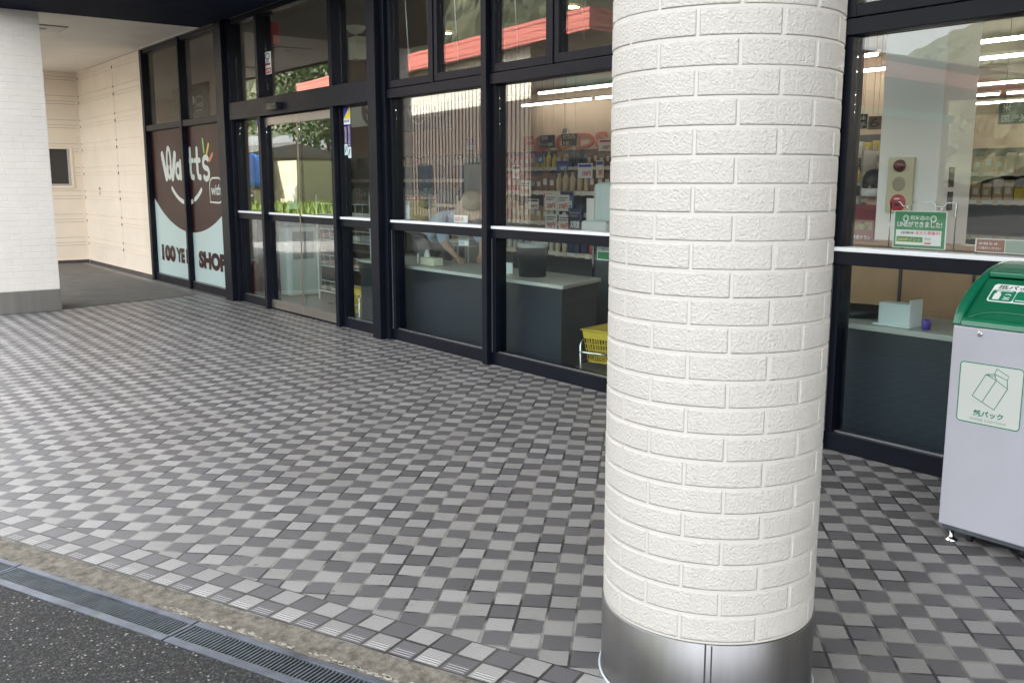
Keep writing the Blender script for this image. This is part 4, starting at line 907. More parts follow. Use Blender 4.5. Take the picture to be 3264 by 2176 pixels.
# interior pillar with fire alarm panel
t = thing('interior_pillar', 'pale square pillar inside the store behind the right window', 'pillar', (-3.5, 6.2, 0))
part('shaft', mat('pillar_paint', (.78, .76, .72), .6), [(-3.70, -3.27, 6.0, 6.42, 0, 3.5)], t, .004)
t = thing('alarm_panel', 'cream fire alarm panel with a red lamp, speaker disc and red call button', 'alarm panel', (-3.52, 5.99, 1.48))
part('plate', mat('panel_cream', (.55, .49, .32), .4), [(-3.615, -3.43, 5.975, 5.997, 1.30, 1.665)], t, .004)
for nm, z, r, m, dep in (('lamp', 1.61, .042, mat('lamp_red_dark', (.10, .01, .012), .15), .03), ('speaker', 1.49, .048, mat('speaker_tan', (.30, .27, .19), .6), .004), ('call_button', 1.365, .058, mat('button_red', (.42, .02, .025), .35), .008)):
    mb = MB(); o_ = -3.528; vs = [(o_+r*k*math.cos(w), 5.975-dep*dd, z+r*k*math.sin(w)) for k, dd in ((1, 0), (.9, .7), (.5, 1)) for w in [i*2*PI/24 for i in range(24)]]
    mb.add(vs, [(j*24+i, j*24+(i+1) % 24, (j+1)*24+(i+1) % 24, (j+1)*24+i) for j in range(2) for i in range(24)]+[tuple(range(48, 72))], True); mb.build(nm, m, t)
part('button_label', WHT, [(-3.548, -3.508, 5.962, 5.966, 1.388, 1.396)], t, 0); part('button_hole', BLK, [(-3.545, -3.511, 5.962, 5.966, 1.345, 1.362)], t, 0)
t = thing('switch_panel', 'tall dark switch strip on the side of the interior pillar', 'switch panel', (-3.26, 6.2, 1.5))
part('upper_switch', BLK, [(-3.2695, -3.262, 6.13, 6.19, 1.47, 1.60)], t, .001); part('lower_switch', BLK, [(-3.2695, -3.262, 6.13, 6.19, 1.32, 1.44)], t, .001)
t = thing('wooden_counter', 'light brown wooden service counter at the foot of the interior pillar', 'service counter', (-3.4, 5.9, 0))
WD = mat('wood_panel', (.36, .21, .11), .5, var=.12, vscale=5); part('front', WD, [(-3.98, -2.4, 5.88, 5.94, .0, 1.08)], t, .002); part('top', mat('wood_top', (.42, .26, .16), .4), [(-4.02, -2.36, 5.84, 5.998, 1.082, 1.112)], t, .003)
part('joint', BLK, [(-3.425, -3.405, 5.872, 5.879, .3, 1.075)], t, 0); part('joint', BLK, [(-2.93, -2.915, 5.872, 5.879, .3, 1.075)], t, 0)
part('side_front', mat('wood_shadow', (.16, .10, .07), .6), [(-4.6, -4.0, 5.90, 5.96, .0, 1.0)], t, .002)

# shelves with goods
PC = [('white', (.62, .60, .56)), ('navy', (.035, .05, .10)), ('tan', (.42, .30, .17)), ('red', (.38, .06, .06)), ('grey', (.25, .25, .26)), ('yellow', (.55, .42, .08)), ('brown', (.20, .10, .06)), ('pink', (.48, .20, .24)), ('green', (.10, .22, .12)), ('cream', (.60, .52, .38)), ('teal', (.06, .16, .18))]
PM = {n: mat('pack_'+n, c, .4, var=.1, vscale=40) for n, c in PC}
protos = {}
def packet(kind, colr):
    key = (kind, colr)
    if key in protos: return protos[key]
    mb = MB()
    if kind == 'packet':
        w, h, d = .11, .19, .03
        vs = []
        for z, sc, dd in ((0, .96, .15), (.02, 1, .5), (h*.5, 1, 1), (h*.86, .98, .45), (h*.93, 1, .05), (h, 1, .05)):
            vs += [(-w/2*sc, -d*dd/2, z), (w/2*sc, -d*dd/2, z), (w/2*sc, d*dd/2, z), (-w/2*sc, d*dd/2, z)]
        fs = [(j*4+i, j*4+(i+1) % 4, j*4+4+(i+1) % 4, j*4+4+i) for j in range(5) for i in range(4)]+[(3, 2, 1, 0), (20, 21, 22, 23)]; mb.add(vs, fs)
    elif kind == 'carton': mb.box(-.05, .05, -.035, .035, 0, .15); mb.prism([(-.05, -.035, .15), (-.05, .035, .15), (-.05, 0, .175)], (.1, 0, 0))
    else: mb.lathe([(0, 0), (.032, 0), (.035, .01), (.035, .13), (.015, .165), (.015, .18), (.018, .18), (.018, .20), (0, .20)], n=12)
    me = mb.build('tmp', PM[colr]); m = me.data; bpy.data.objects.remove(me); m.name = kind; protos[key] = m; return m
LBL = mat('pack_label', (.55, .54, .50), .5)
lab = MB(); lab.box(-.03, .03, -.0192, -.0182, .06, .12); lo = lab.build('tmp2', LBL); labm = lo.data; bpy.data.objects.remove(lo); labm.name = 'label'
NPR = 0
def fill(rack_words, rack, x0, x1, y, zlev, step=.125, rnd=None, face=0, colors=None):
    global NPR
    x = x0
    while x < x1:
        run = random.randint(2, 5); colr = random.choice(colors or [c for c, _ in PC]); kind = random.choice(['packet', 'packet', 'carton', 'bottle'])
        for _ in range(run):
            if x > x1: break
            o = bpy.data.objects.new(kind, packet(kind, colr)); COL.objects.link(o); o.location = (x, y+random.uniform(-.01, .01), zlev+.001); o.rotation_euler = (0, 0, random.uniform(-.12, .12)); sc = random.uniform(.9, 1.25); o.scale = (1.0, 1, sc)
            tag(o, f'{colr} {kind} standing on the {rack_words}', kind, f'goods on the {rack}'); NPR += 1
            if kind == 'packet':
                l_ = bpy.data.objects.new('label', labm); COL.objects.link(l_); l_.parent = o
            x += step
STL = mat('shelf_steel', (.40, .39, .36), .4, var=.05); PRC = mat('price_rail', (.60, .58, .52), .5)
def rack(name, label, x0, x1, y, zs, h, depth=.45, m=None):
    t = thing(name, label, 'shelf rack', ((x0+x1)/2, y, 0)); m = m or STL
    part('back_panel', mat('rack_back', (.09, .09, .10), .6), [(x0, x1, y+depth, y+depth+.02, 0, h)], t, 0)
    for x in (x0-.03, x1): part('upright', m, [(x, x+.03, y, y+depth, 0, h)], t, .002)
    for z in zs: 
        s_ = part('shelf', m, [(x0, x1-.001, y, y+depth-.001, z-.03, z)], t, .001); part('price_rail', PRC, [(x0, x1-.001, y-.012, y-.001, z-.045, z-.002)], s_, 0)
        tg_ = MB(); xx = x0+.05
        while xx < x1-.12: tg_.box(xx, xx+.07, y-.0145, y-.0125, z-.052, z+.004); xx += random.choice([.14, .18, .22])
        tg_.build('price_tags', mat('tag_mix', (.62, .50, .38), .5, var=.5, vscale=3), s_)
    return t
random.seed(11)
levels = ['bottom', 'second', 'third', 'fourth', 'top']
rack('shelf_rack', 'long grey shelf rack of goods seen through the middle windows', -17.5, -8.9, 9.0, (.25, .62, .99, 1.36, 1.72), 1.98)
for i, z in enumerate((.62, .99, 1.36, 1.72)): fill(f'{levels[i+1]} shelf of the long rack', 'long rack', -15.9+.3*i, -9.0, 9.05, z, .128)
rack('shelf_rack', 'short grey shelf rack carrying price cards, left of the round pillar', -10.2, -6.4, 7.4, (.3, .68, 1.04, 1.40), 1.62)
for i, z in enumerate((.68, 1.04, 1.40)): fill(f'{levels[i+1]} shelf of the short rack', 'short rack', -10.0, -6.5, 7.45, z, .122, colors=['navy', 'tan', 'white', 'brown', 'red', 'cream'])
rack('shelf_rack', 'dark shelf rack of baked goods at the right side of the right window', -7.0, -4.0, 11.0, (.5, .9, 1.3, 1.62), 1.9)
for i, z in enumerate((1.3, 1.62)): fill(f'{levels[i+3]} shelf of the baked goods rack', 'baked goods rack', -6.8, -4.1, 11.05, z, .125, colors=['tan', 'cream', 'brown', 'red', 'yellow'])
rack('shelf_rack', 'tall shelf rack of red and yellow goods left of the interior pillar', -9.6, -7.3, 12.5, (.7, 1.1, 1.5, 1.9), 2.2)
for i, z in enumerate((1.1, 1.5, 1.9)): fill(f'{levels[i+1]} shelf of the tall rack', 'tall rack', -9.3, -7.4, 12.55, z, .125, colors=['red', 'yellow', 'tan', 'white', 'green'])
rack('shelf_rack', 'dark rack of hanging goods behind the right side light of the doors', -15.5, -11.0, 7.6, (.4, .8, 1.2, 1.55), 1.75)
for i, z in enumerate((.8, 1.2)): fill(f'{levels[i+1]} shelf of the door rack', 'door rack', -14.8, -11.1, 7.65, z, .13, colors=['grey', 'white', 'tan', 'navy', 'teal'])
# price cards
def price_card(px, py, Y, w, h, txt, label, tm=None, bm=None, big=True):
    p = at(px, py, Y); t = thing('price_card', label, 'price card', (p.x, Y, p.z), 'price cards hung on the racks')
    part('card', bm or mat('card_white', (.62, .60, .54), .5), [(p.x-w/2, p.x+w/2, Y, Y+.004, p.z-h/2, p.z+h/2)], t, 0)
    text_part(txt, Flat((p.x-w/2, Y-.001, p.z-h/2)), w*.15, h*.12, w*.85, h*.46, tm or REDP, t, bold=.03, lift=.001)
    F = Flat((p.x-w/2, Y-.0005, p.z-h/2)); F.rect(w*.1, h*.62, w*.7, h*.7); F.rect(w*.1, h*.76, w*.85, h*.84); F.build('print_lines', GRY, t)
for px, py, tx, lb in ((1756, 645, '258円', 'upper price card reading 258 on the short rack'), (1795, 647, '278円', 'upper price card reading 278 on the short rack'), (1757, 707, '98円', 'lower price card reading 98, left one on the short rack'), (1800, 710, '98円', 'lower price card reading 98, right one on the short rack'), (1675, 600, '198', 'white price card reading 198 on the short rack')):
    price_card(px, py, 7.36, .22, .19, tx, lb)
price_card(1832, 700, 7.36, .24, .26, '文明堂', 'navy card with white characters on the short rack', WHT, mat('card_navy', (.03, .05, .11), .5))
for px, lb in ((1310, 'yellow poster with a red band, left of two above the green headed notice'), (1345, 'yellow poster with a red band, nearest the bending shopper'), (1372, 'pink poster with a red band behind the bending shopper')):
    p = at(px, 660, 6.6); t = thing('sale_poster', lb, 'poster', (p.x, 6.6, p.z), 'sale posters behind the packing counter')
    part('sheet', mat('poster_yellow', (.50, .42, .14), .5) if px < 1360 else mat('poster_pink', (.48, .38, .33), .5), [(p.x-.14, p.x+.15, 6.6, 6.604, p.z-.16, p.z+.15)], t, 0); F = Flat((p.x-.14, 6.5995, p.z-.16)); F.rect(.01, .245, .28, .30); F.build('red_band', REDP, t)
    text_part('お買得', Flat((p.x-.14, 6.598, p.z-.16)), .04, .255, .25, .292, WHT, t, bold=.02, lift=.0005); F = Flat((p.x-.14, 6.5995, p.z-.16)); F.rect(.03, .16, .26, .22); F.rect(.03, .04, .14, .13); F.rect(.16, .04, .26, .13); F.build('picture_blocks', mat('poster_ochre', (.38, .28, .08), .6), t)
# white appliance on the right of the middle window, pale tablet
t = thing('juice_machine', 'pale rounded counter machine beside the round pillar', 'counter machine', (-5.6, 5.9, 0))
p = at(1935, 660, 5.9); mb = MB(); mb.box(p.x-.16, p.x+.2, 5.86, 6.1, p.z-.16, p.z+.22); mb.build('body', mat('machine_white', (.50, .58, .56), .4), t, bevel=.05)
part('tray', mat('machine_tray', (.55, .60, .58), .4), [(p.x-.15, p.x+.18, 5.72, 5.855, p.z-.22, p.z-.12)], t, .02); part('stand', mat('machine_dark', (.05, .06, .06), .5), [(p.x-.12, p.x+.18, 5.87, 6.08, .0, p.z-.165)], t, .01)
t = thing('white_board', 'upright white panel left of the counter machine', 'panel', (-6, 5.95, 1.2)); p = at(1890, 685, 5.9)
part('panel', mat('panel_offwhite', (.62, .62, .58), .5), [(p.x-.09, p.x+.06, 5.9, 5.915, p.z-.13, p.z+.15)], t, .003); part('post', CHROME, [(p.x-.02, p.x, 5.916, 5.93, 0, p.z)], t, 0)
# ================================================================== RECYCLING BIN
def recycling_bin():
    x0, x1, y0, y1 = -1.95, -1.53, 3.78, 4.24
    t = thing('recycling_bin', 'white paper carton recycling bin with a green sloping lid at the right edge', 'recycling bin', ((x0+x1)/2, 4, 0))
    BW = mat('bin_body_white', (.45, .45, .50), .38, var=.03, vscale=5, coat=.2); G = mat('bin_green', (.004, .155, .075), .28, coat=.4); GD = mat('bin_green_flap', (.004, .135, .065), .32, coat=.3)
    part('body', BW, [(x0, x1, y0, y1, .075, .925)], t, .006)
    part('base_plate', GALV, [(x0+.012, x1-.012, y0+.012, y1-.012, .055, .0745)], t, .002)
    for x, y in ((x0+.04, y0+.045), (x1-.035, y0+.045)):
        mb = MB(); mb.lathe([(0, 0), (.027, 0), (.028, .005), (.013, .014), (.009, .018), (.009, .056), (0, .056)], (x, y, 0), 20); mb.build('levelling_foot', CHROME, t)
    for x, y in ((x0+.10, y0+.09), (x1-.10, y0+.09), (x0+.06, y1-.06), (x1-.06, y1-.06)):
        mb = MB(); n = 18; mb.add([(x+dx, y+.022*math.cos(a), .0225+.022*math.sin(a)) for dx in (-.009, .009) for a in [i*2*PI/n for i in range(n)]], [(i, (i+1) % n, n+(i+1) % n, n+i) for i in range(n)]+[tuple(range(n)), tuple(range(n, 2*n))]); mb.build('caster', mat('rubber', (.015, .015, .015), .6), t)
    prof = [(3.774, .927), (3.782, .952), (3.80, .985), (3.83, 1.02), (3.87, 1.055), (3.92, 1.088), (3.98, 1.118), (4.04, 1.142), (4.10, 1.157), (4.16, 1.166), (4.22, 1.165), (4.25, 1.15), (4.252, .927)]
    for a, b in ((x0-.006, x0+.030), (x1-.030, x1+.006)):
        mb = MB(); mb.prism([(a, y, z) for y, z in prof], (b-a, 0, 0)); o = mb.build('lid_side', G, t, bevel=.009); o.modifiers[0].segments = 4
        for p in o.data.polygons: p.use_smooth = True
    a, b = x0+.031, x1-.031
    mb = MB(); mb.prism([(a, 3.774, .927), (a, 3.779, .948), (a, 3.789, .960), (a, 3.806, .962), (a, 3.81, .927)], (b-a, 0, 0)); mb.build('lid_lip', G, t, bevel=.004)
    mb = MB(); mb.prism([(a, y, z) for y, z in [(3.985, 1.112), (3.985, 1.134), (4.04, 1.15), (4.10, 1.162), (4.16, 1.170), (4.22, 1.168), (4.25, 1.15), (4.252, .93), (4.22, .93), (4.2, 1.08)]], (b-a, 0, 0)); mb.build('lid_top', G, t, bevel=.006)
    fp = [(3.802, .955), (3.812, .966), (3.835, .990), (3.97, 1.105), (3.984, 1.108), (3.984, 1.05), (3.83, .94)]
    mb = MB(); mb.prism([(a+.001, y, z) for y, z in fp], (b-a-.002, 0, 0)); fl_ = mb.build('flap', GD, t, bevel=.004)
    V = Vector((0, .135, .115)).normalized(); Un = Vector((1, 0, 0)); O = Vector((0, 3.835, .990)); N_ = Un.cross(V)
    if N_.y > 0: N_ = -N_
    # ridge on the flap
    mb = MB(); pts = [Vector((x, 3.815, .966))+V*(.028-.018*abs((x-(x0+x1)/2)/.12)**3)+Vector((0, -.003, .004)) for x in [x0+.045+i*(x1-x0-.09)/16 for i in range(17)]]
    mb.tube(pts, [.0025]+[.006]*15+[.0025], 8); mb.build('finger_ridge', GD, fl_)
    F = Flat(O+N_*.0005*0, Un, V, t=.0008)
    F.rect(-1.872, .052, -1.655, .152, r=.014); F.build('label_plate', WHT, fl_)
    F = Flat(O, Un, V, t=.0008); F.rect(-1.866, .058, -1.772, .118, .0012, r=.010); F.rect(-1.768, .058, -1.661, .118, .0012, r=.010); F.build('label_panels', mat('label_green', (.006, .20, .10), .4), fl_)
    text_part('紙パック', F, -1.852, .123, -1.70, .147, mat('label_ink', (.02, .05, .03), .5), fl_, bold=.02, lift=.0016)
    F = Flat(O, Un, V, t=.0008); F.poly([(-1.852, .064), (-1.825, .064), (-1.825, .094), (-1.832, .102), (-1.845, .102), (-1.852, .094)], .0026); F.rect(-1.846, .103, -1.831, .108, .0026); F.rect(-1.853, .1105, -1.785, .1135, .0026)
    F.ring(-1.798, .088, .012, .008, .004, .0026, .4, 2.6); F.ring(-1.798, .084, .012, .008, .004, .0026, 3.5, 5.7); F.rect(-1.812, .066, -1.785, .070, .0026); F.rect(-1.76, .064, -1.70, .068, .0026); F.build('pictograms', WHT, fl_)
    mb = MB(); n = 20; mb.add([(-1.838+r*math.cos(w), y, .900+r*math.sin(w)) for r, y in ((.0105, 3.7798), (.0105, 3.777), (.007, 3.7755)) for w in [i*2*PI/n for i in range(n)]], [(j*n+i, j*n+(i+1) % n, (j+1)*n+(i+1) % n, (j+1)*n+i) for j in range(2) for i in range(n)]+[tuple(range(2*n, 3*n))]); mb.build('lock', CHROME, t)
    YB = 3.7795; GL = mat('sticker_green', (.01, .20, .11), .4); OFF = mat('sticker_paper', (.58, .61, .57), .4)
    F = Flat((0, YB, 0), t=.0006); F.rect(-1.909, .532, -1.650, .785, r=.016); st = F.build('sticker', OFF, t)
    F = Flat((0, YB-.0007, 0), t=.0004); r_ = .014; pts = []
    for cx_, cz_, aa in ((-1.6535-r_, .5355+r_, -PI/2), (-1.6535-r_, .7815-r_, 0), (-1.9055+r_, .7815-r_, PI/2), (-1.9055+r_, .5355+r_, PI)):
        pts += [(cx_+r_*math.cos(aa+PI/2*i/5), cz_+r_*math.sin(aa+PI/2*i/5)) for i in range(6)]
    F.stroke(pts, .0042, closed=True); lw = .0028
    A, B, C_, D, E_, G_, H_ = (-1.848, .646), (-1.800, .741), (-1.758, .770), (-1.709, .746), (-1.711, .696), (-1.757, .603), (-1.761, .722)
    D2 = (-1.715, .731)
    for seg in ([A, B], [B, (-1.766, .748), C_], [C_, D, D2, E_], [E_, G_], [G_, A], [B, (-1.757, .724), E_], [(-1.757, .724), (-1.806, .628)], [(-1.766, .748), D2], [(-1.766, .748), (-1.757, .724)], [B, (-1.762, .738), (-1.766, .748)]): F.stroke(seg, lw)
    F.build('carton_drawing', GL, st)
    Ft = Flat((0, YB-.0005, 0)); text_part('紙パック', Ft, -1.838, .565, -1.718, .592, GL, st, bold=.03, lift=.0006); text_part('PAPER CARTONS', Ft, -1.849, .547, -1.706, .557, mat('sticker_grey', (.25, .30, .28), .5), st, bold=.005, lift=.0006)
recycling_bin()

# ================================================================== PEOPLE
def skin_mesh(name, J, E, m, parent, sub=2):
    keys = list(J); me = bpy.data.meshes.new(name); me.from_pydata([J[k][0] for k in keys], [(keys.index(a), keys.index(b)) for a, b in E], []); me.materials.append(m)
    o = bpy.data.objects.new(name, me); COL.objects.link(o); link_parent(o, parent)
    sk = o.modifiers.new('skin', 'SKIN'); sk.use_smooth_shade = True
    for i, k in enumerate(keys):
        r = J[k][1]; me.skin_vertices[0].data[i].radius = (r, r) if isinstance(r, (int, float)) else r
    me.skin_vertices[0].data[0].use_root = True
    sb = o.modifiers.new('sub', 'SUBSURF'); sb.levels = sb.render_levels = sub; return o
SKIN = mat('skin', (.50, .32, .24), .5)
def hand(J, E, side, wrist, d, nrm):
    d = Vector(d).normalized(); n = Vector(nrm).normalized(); s_ = d.cross(n).normalized()
    w = Vector(wrist); pm = w+d*.05; J[side+'palm'] = (pm, (.028, .018)); E.append((side+'wrist', side+'palm'))
    for i, (o, L) in enumerate(((-.030, .070), (-.010, .08), (.010, .075), (.030, .06))):
        a = pm+d*.035+s_*o; b = a+d*L*.5+n*.006; c = b+d*L*.4+n*.022
        for q, p, r in (('a', a, .010), ('b', b, .009), ('c', c, .0075)): J[f'{side}f{i}{q}'] = (p, r)
        E += [(side+'palm', f'{side}f{i}a'), (f'{side}f{i}a', f'{side}f{i}b'), (f'{side}f{i}b', f'{side}f{i}c')]
    a = pm+s_*-.03-d*.01; b = a+s_*-.022+d*.03+n*.01
    J[side+'ta'] = (a, .011); J[side+'tb'] = (b, .009); E += [(side+'palm', side+'ta'), (side+'ta', side+'tb')]
def person(label, P, shirt, trousers, mk_head):
    """P: dict of joint positions"""
    t = thing('person', label, 'person', (P['pelvis'][0], P['pelvis'][1], 0))
    J = {'pelvis': (P['pelvis'], .12), 'waist': (P['waist'], .115), 'chest': (P['chest'], .125), 'neckb': (P['neckb'], .06), 'neck': (P['neck'], .05), 'head': (P['head'], (.075, .088)), 'crown': (P['crown'], (.065, .075))}
    E = [('pelvis', 'waist'), ('waist', 'chest'), ('chest', 'neckb'), ('neckb', 'neck'), ('neck', 'head'), ('head', 'crown')]
    for s_ in 'LR':
        for a, b, r in (('sh', 'chest', .055), ('el', 'sh', .042), ('wrist', 'el', .027), ('hip', 'pelvis', .095), ('knee', 'hip', .062), ('ankle', 'knee', .038), ('toe', 'ankle', .035)):
            J[s_+a] = (P[s_+a], r); E.append(((b if b in J else s_+b), s_+a))
        hand(J, E, s_, P[s_+'wrist'], Vector(P[s_+'wrist'])-Vector(P[s_+'el'])+Vector((0, 0, .03)), (0, 0, -1))
    skin_mesh('body', J, E, SKIN, t)
    def sub(keys, grow): 
        K = {k: (J[k][0], J[k][1]+grow if isinstance(J[k][1], float) else J[k][1]) for k in keys}; return K, [(a, b) for a, b in E if a in K and b in K]
    K, Ee = sub(['chest', 'waist', 'pelvis', 'neckb', 'Lsh', 'Rsh', 'Lel', 'Rel'], .022); K['neckb'] = (K['neckb'][0], .07); skin_mesh('shirt', K, Ee, shirt, t)
    K, Ee = sub(['pelvis', 'Lhip', 'Rhip', 'Lknee', 'Rknee', 'Lankle', 'Rankle'], .02); skin_mesh('trousers', K, Ee, trousers, t)
    mk_head(t, Vector(P['head']), Vector(P['crown'])); return t
def orient(o, c, up, fwd):
    up = Vector(up).normalized(); f = Vector(fwd); f = (f-up*f.dot(up)).normalized(); r = f.cross(up)
    M = Matrix((r, f, up)).transposed().to_4x4(); M.translation = Vector(c)
    for v in o.data.vertices: v.co = M @ v.co
    return o
def face(t, c, up, fwd, hairm, mask=True, short=True):
    mb = MB(); n = 24   # hair cap
    mb.lathe([(.088, -.05), (.100, -.01), (.104, .03), (.098, .07), (.075, .105), (.035, .122), (0, .126)], n=n, sx=.92, sy=1.05); orient(mb.build('hair', hairm, t), c-fwd*.018, up, fwd)
    mb = MB(); 
    for s_ in (-1, 1): mb.lathe([(0, -.011), (.012, -.006), (.012, .006), (0, .011)], (s_*.032, .088, .002), 10)
    orient(mb.build('eyes', mat('eye_dark', (.03, .02, .02), .2), t), c, up, fwd)
    mb = MB()
    for s_ in (-1, 1): mb.lathe([(0, -.028), (.012, -.02), (.015, .012), (0, .024)], (s_*.083, .0, -.005), 10, sx=.6, sy=1.2)
    mb.lathe([(.014, -.030), (.012, -.012), (.006, .012), (0, .018)], (0, .090, -.012), 10); orient(mb.build('nose_and_ears', SKIN, t), c, up, fwd)
    if mask:
        mb = MB(); vs = []; nu, nv = 11, 5
        for j in range(nv):
            for i in range(nu):
                a = (i/(nu-1)-.5)*2.3; z = -.018-.068*j/(nv-1); r = .094+.016*math.sin(PI*j/(nv-1))*math.cos(a); vs.append((r*math.sin(a)*.92, r*math.cos(a)*1.1, z))
        mb.add(vs, [(j*nu+i, j*nu+i+1, (j+1)*nu+i+1, (j+1)*nu+i) for j in range(nv-1) for i in range(nu-1)], True); o = mb.build('face_mask', mat('mask_white', (.72, .74, .74), .7), t); orient(o, c, up, fwd); o.modifiers.new('solid', 'SOLIDIFY').thickness = .003
def head1(t, h, cr):
    up = Vector((.50, -.28, .82)).normalized(); fwd = Vector((.72, -.55, -.5)); fwd = (fwd-up*fwd.dot(up)).normalized(); c = h+up*.03
    face(t, c, up, fwd, mat('hair_grey', (.06, .055, .05), .6))
    mb = MB(); mb.lathe([(.172, -.035), (.165, -.030), (.128, .012), (.112, .030), (.110, .085), (.098, .118), (.060, .134), (0, .138)], n=40, sy=1.08)
    mb.lathe([(.110, .02), (.126, .006), (.163, -.036), (.172, -.0355)], n=40, sy=1.08)
    o = mb.build('bucket_hat', mat('hat_beige', (.42, .34, .24), .85, var=.18, vscale=14, bump=.6, bscale=25, bdist=.01), t); orient(o, c+up*.015, up, fwd)
    mb = MB(); mb.lathe([(.1135, .028), (.116, .032), (.1145, .052), (.111, .056)], n=40, sy=1.08); orient(mb.build('hat_band', mat('hat_band', (.34, .27, .19), .85), t), c+up*.015, up, fwd)
    mb = MB()
    for s_ in (-1, 1): mb.tube([(s_*.034+.024*math.cos(a), .106, .004+.018*math.sin(a)) for a in [i*2*PI/14 for i in range(14)]], .002, 6, closed=True); mb.tube([(s_*.058, .105, .006), (s_*.086, .02, .008)], .002, 5)
    orient(mb.build('glasses', BLK, t), c, up, fwd)
o = (-.02, .08, 0)
person('person in a beige bucket hat and light blue shirt bending over the packing counter', dict(pelvis=(-8.98, 5.76, .88), waist=(-8.83, 5.72, .99), chest=(-8.47, 5.66, 1.10), neckb=(-8.24, 5.64, 1.165), neck=(-8.15, 5.64, 1.18), head=(-8.02, 5.63, 1.225), crown=(-7.98, 5.61, 1.27),
    Lsh=(-8.36, 5.84, 1.10), Rsh=(-8.40, 5.49, 1.10), Lel=(-8.14, 5.86, .88), Rel=(-8.20, 5.42, .87), Lwrist=(-7.92, 5.68, .765), Rwrist=(-7.94, 5.38, .765),
    Lhip=(-8.96, 5.86, .84), Rhip=(-8.98, 5.68, .84), Lknee=(-8.88, 5.88, .46), Rknee=(-8.88, 5.66, .46), Lankle=(-8.98, 5.88, .085), Rankle=(-8.98, 5.68, .085), Ltoe=(-8.84, 5.86, .04), Rtoe=(-8.84, 5.64, .04)),
    mat('shirt_blue', (.42, .52, .62), .8, var=.06, vscale=10, bump=.5, bscale=12, bdist=.01), mat('trousers_grey', (.10, .10, .11), .8), head1)
def head2(t, h, cr):
    up = Vector((0, -.05, 1)).normalized(); fwd = Vector((.15, -.95, 0)).normalized(); face(t, h+Vector((0, 0, .02)), up, fwd, mat('hair_black', (.010, .009, .009), .45))
person('shop worker with black hair and a white mask standing left of the interior pillar', dict(pelvis=(-4.16, 6.75, .88), waist=(-4.16, 6.75, 1.02), chest=(-4.16, 6.74, 1.20), neckb=(-4.16, 6.73, 1.33), neck=(-4.16, 6.72, 1.38), head=(-4.15, 6.69, 1.46), crown=(-4.15, 6.69, 1.53),
    Lsh=(-3.98, 6.75, 1.27), Rsh=(-4.34, 6.75, 1.27), Lel=(-3.94, 6.68, 1.02), Rel=(-4.38, 6.68, 1.02), Lwrist=(-3.99, 6.50, .93), Rwrist=(-4.33, 6.50, .93),
    Lhip=(-4.07, 6.75, .84), Rhip=(-4.25, 6.75, .84), Lknee=(-4.06, 6.73, .46), Rknee=(-4.26, 6.73, .46), Lankle=(-4.06, 6.77, .085), Rankle=(-4.26, 6.77, .085), Ltoe=(-4.05, 6.64, .04), Rtoe=(-4.27, 6.64, .04)),
    mat('uniform_red', (.22, .05, .06), .8), mat('trousers_black', (.02, .02, .022), .8), head2)

# ================================================================== ACROSS THE CAR PARK (seen mirrored in the windows)
RED = mat('fascia_red', (.58, .17, .135), .5); REDD = mat('fascia_groove', (.20, .03, .03), .6); BRS = mat('eave_brown', (.09, .055, .035), .7)
def rib_wall(p, q, z0, z1, m, depth=.035, pitch=.32, mbuild=None):
    p = Vector((*p, 0)); q = Vector((*q, 0)); d = (q-p).normalized(); n = Vector((d.y, -d.x, 0)); L = (q-p).length; mb = MB(); x = 0; pts = []
    while x < L-.001:
        for a, o in ((0, 0), (.925, 0), (.93, -.05), (.995, -.05)):
            if x+a*pitch <= L: pts.append(p+d*(x+a*pitch)+n*o)
        x += pitch
    pts.append(q); k = len(pts)
    mb.add([v+Vector((0, 0, z0)) for v in pts]+[v+Vector((0, 0, z1)) for v in pts], [(i, i+1, k+i+1, k+i) for i in range(k-1)]); return mb
opp = thing('neighbour_building', 'long red eaved building with ribbed walls across the car park, mirrored in the windows', 'building', (-37, -13, 0))
cA = Vector((-23.35, -11.73, 0)); cB = Vector((-51.5, -14.75, 0)); dW = (cB-cA).normalized(); inw = Vector((dW.y, -dW.x, 0)); inw = inw if inw.y < 0 else -inw; sE = Vector((-26.6, -48, 0)); dS = (sE-cA).normalized()
def slab(a, b, w, z0, z1, name, m, parent=opp):
    mb = MB(); mb.prism([a+Vector((0, 0, z0)), b+Vector((0, 0, z0)), b+w+Vector((0, 0, z0)), a+w+Vector((0, 0, z0))], (0, 0, z1-z0)); return mb.build(name, m, parent)
slab(cA, cB, inw*.25, 6.31, 7.0, 'fascia', RED); slab(cA+dS*.252, sE, Vector((-.25, 0, 0)), 6.31, 6.998, 'fascia', RED)
for z in (6.40, 6.86, 6.64): slab(cA-inw*.012, cB-inw*.012, inw*.012, z, z+(.022 if z != 6.64 else .008), 'fascia_groove', REDD); slab(cA+Vector((.012, 0, 0))+dS*.1, sE+Vector((.012, 0, 0)), Vector((-.012, 0, 0)), z, z+(.022 if z != 6.64 else .008), 'fascia_groove', REDD)
wA = cA+inw*.95-Vector((4.3, 0, 0)); wB = cB+inw*.95+Vector((2.2, 0, 0)); wC = sE+Vector((-4.3, 0, 0))
mb = MB(); e1 = cA+inw*.26+Vector((-.26, 0, 0)); e2 = cB+inw*.26; e3 = cB+inw*30; e4 = sE+Vector((-.26, 0, 0)); mb.prism([e1+Vector((0, 0, 6.33)), e2+Vector((0, 0, 6.33)), e3+Vector((0, 0, 6.33)), e4+Vector((0, 0, 6.33))], (0, 0, .1)); mb.build('eave', BRS, opp)
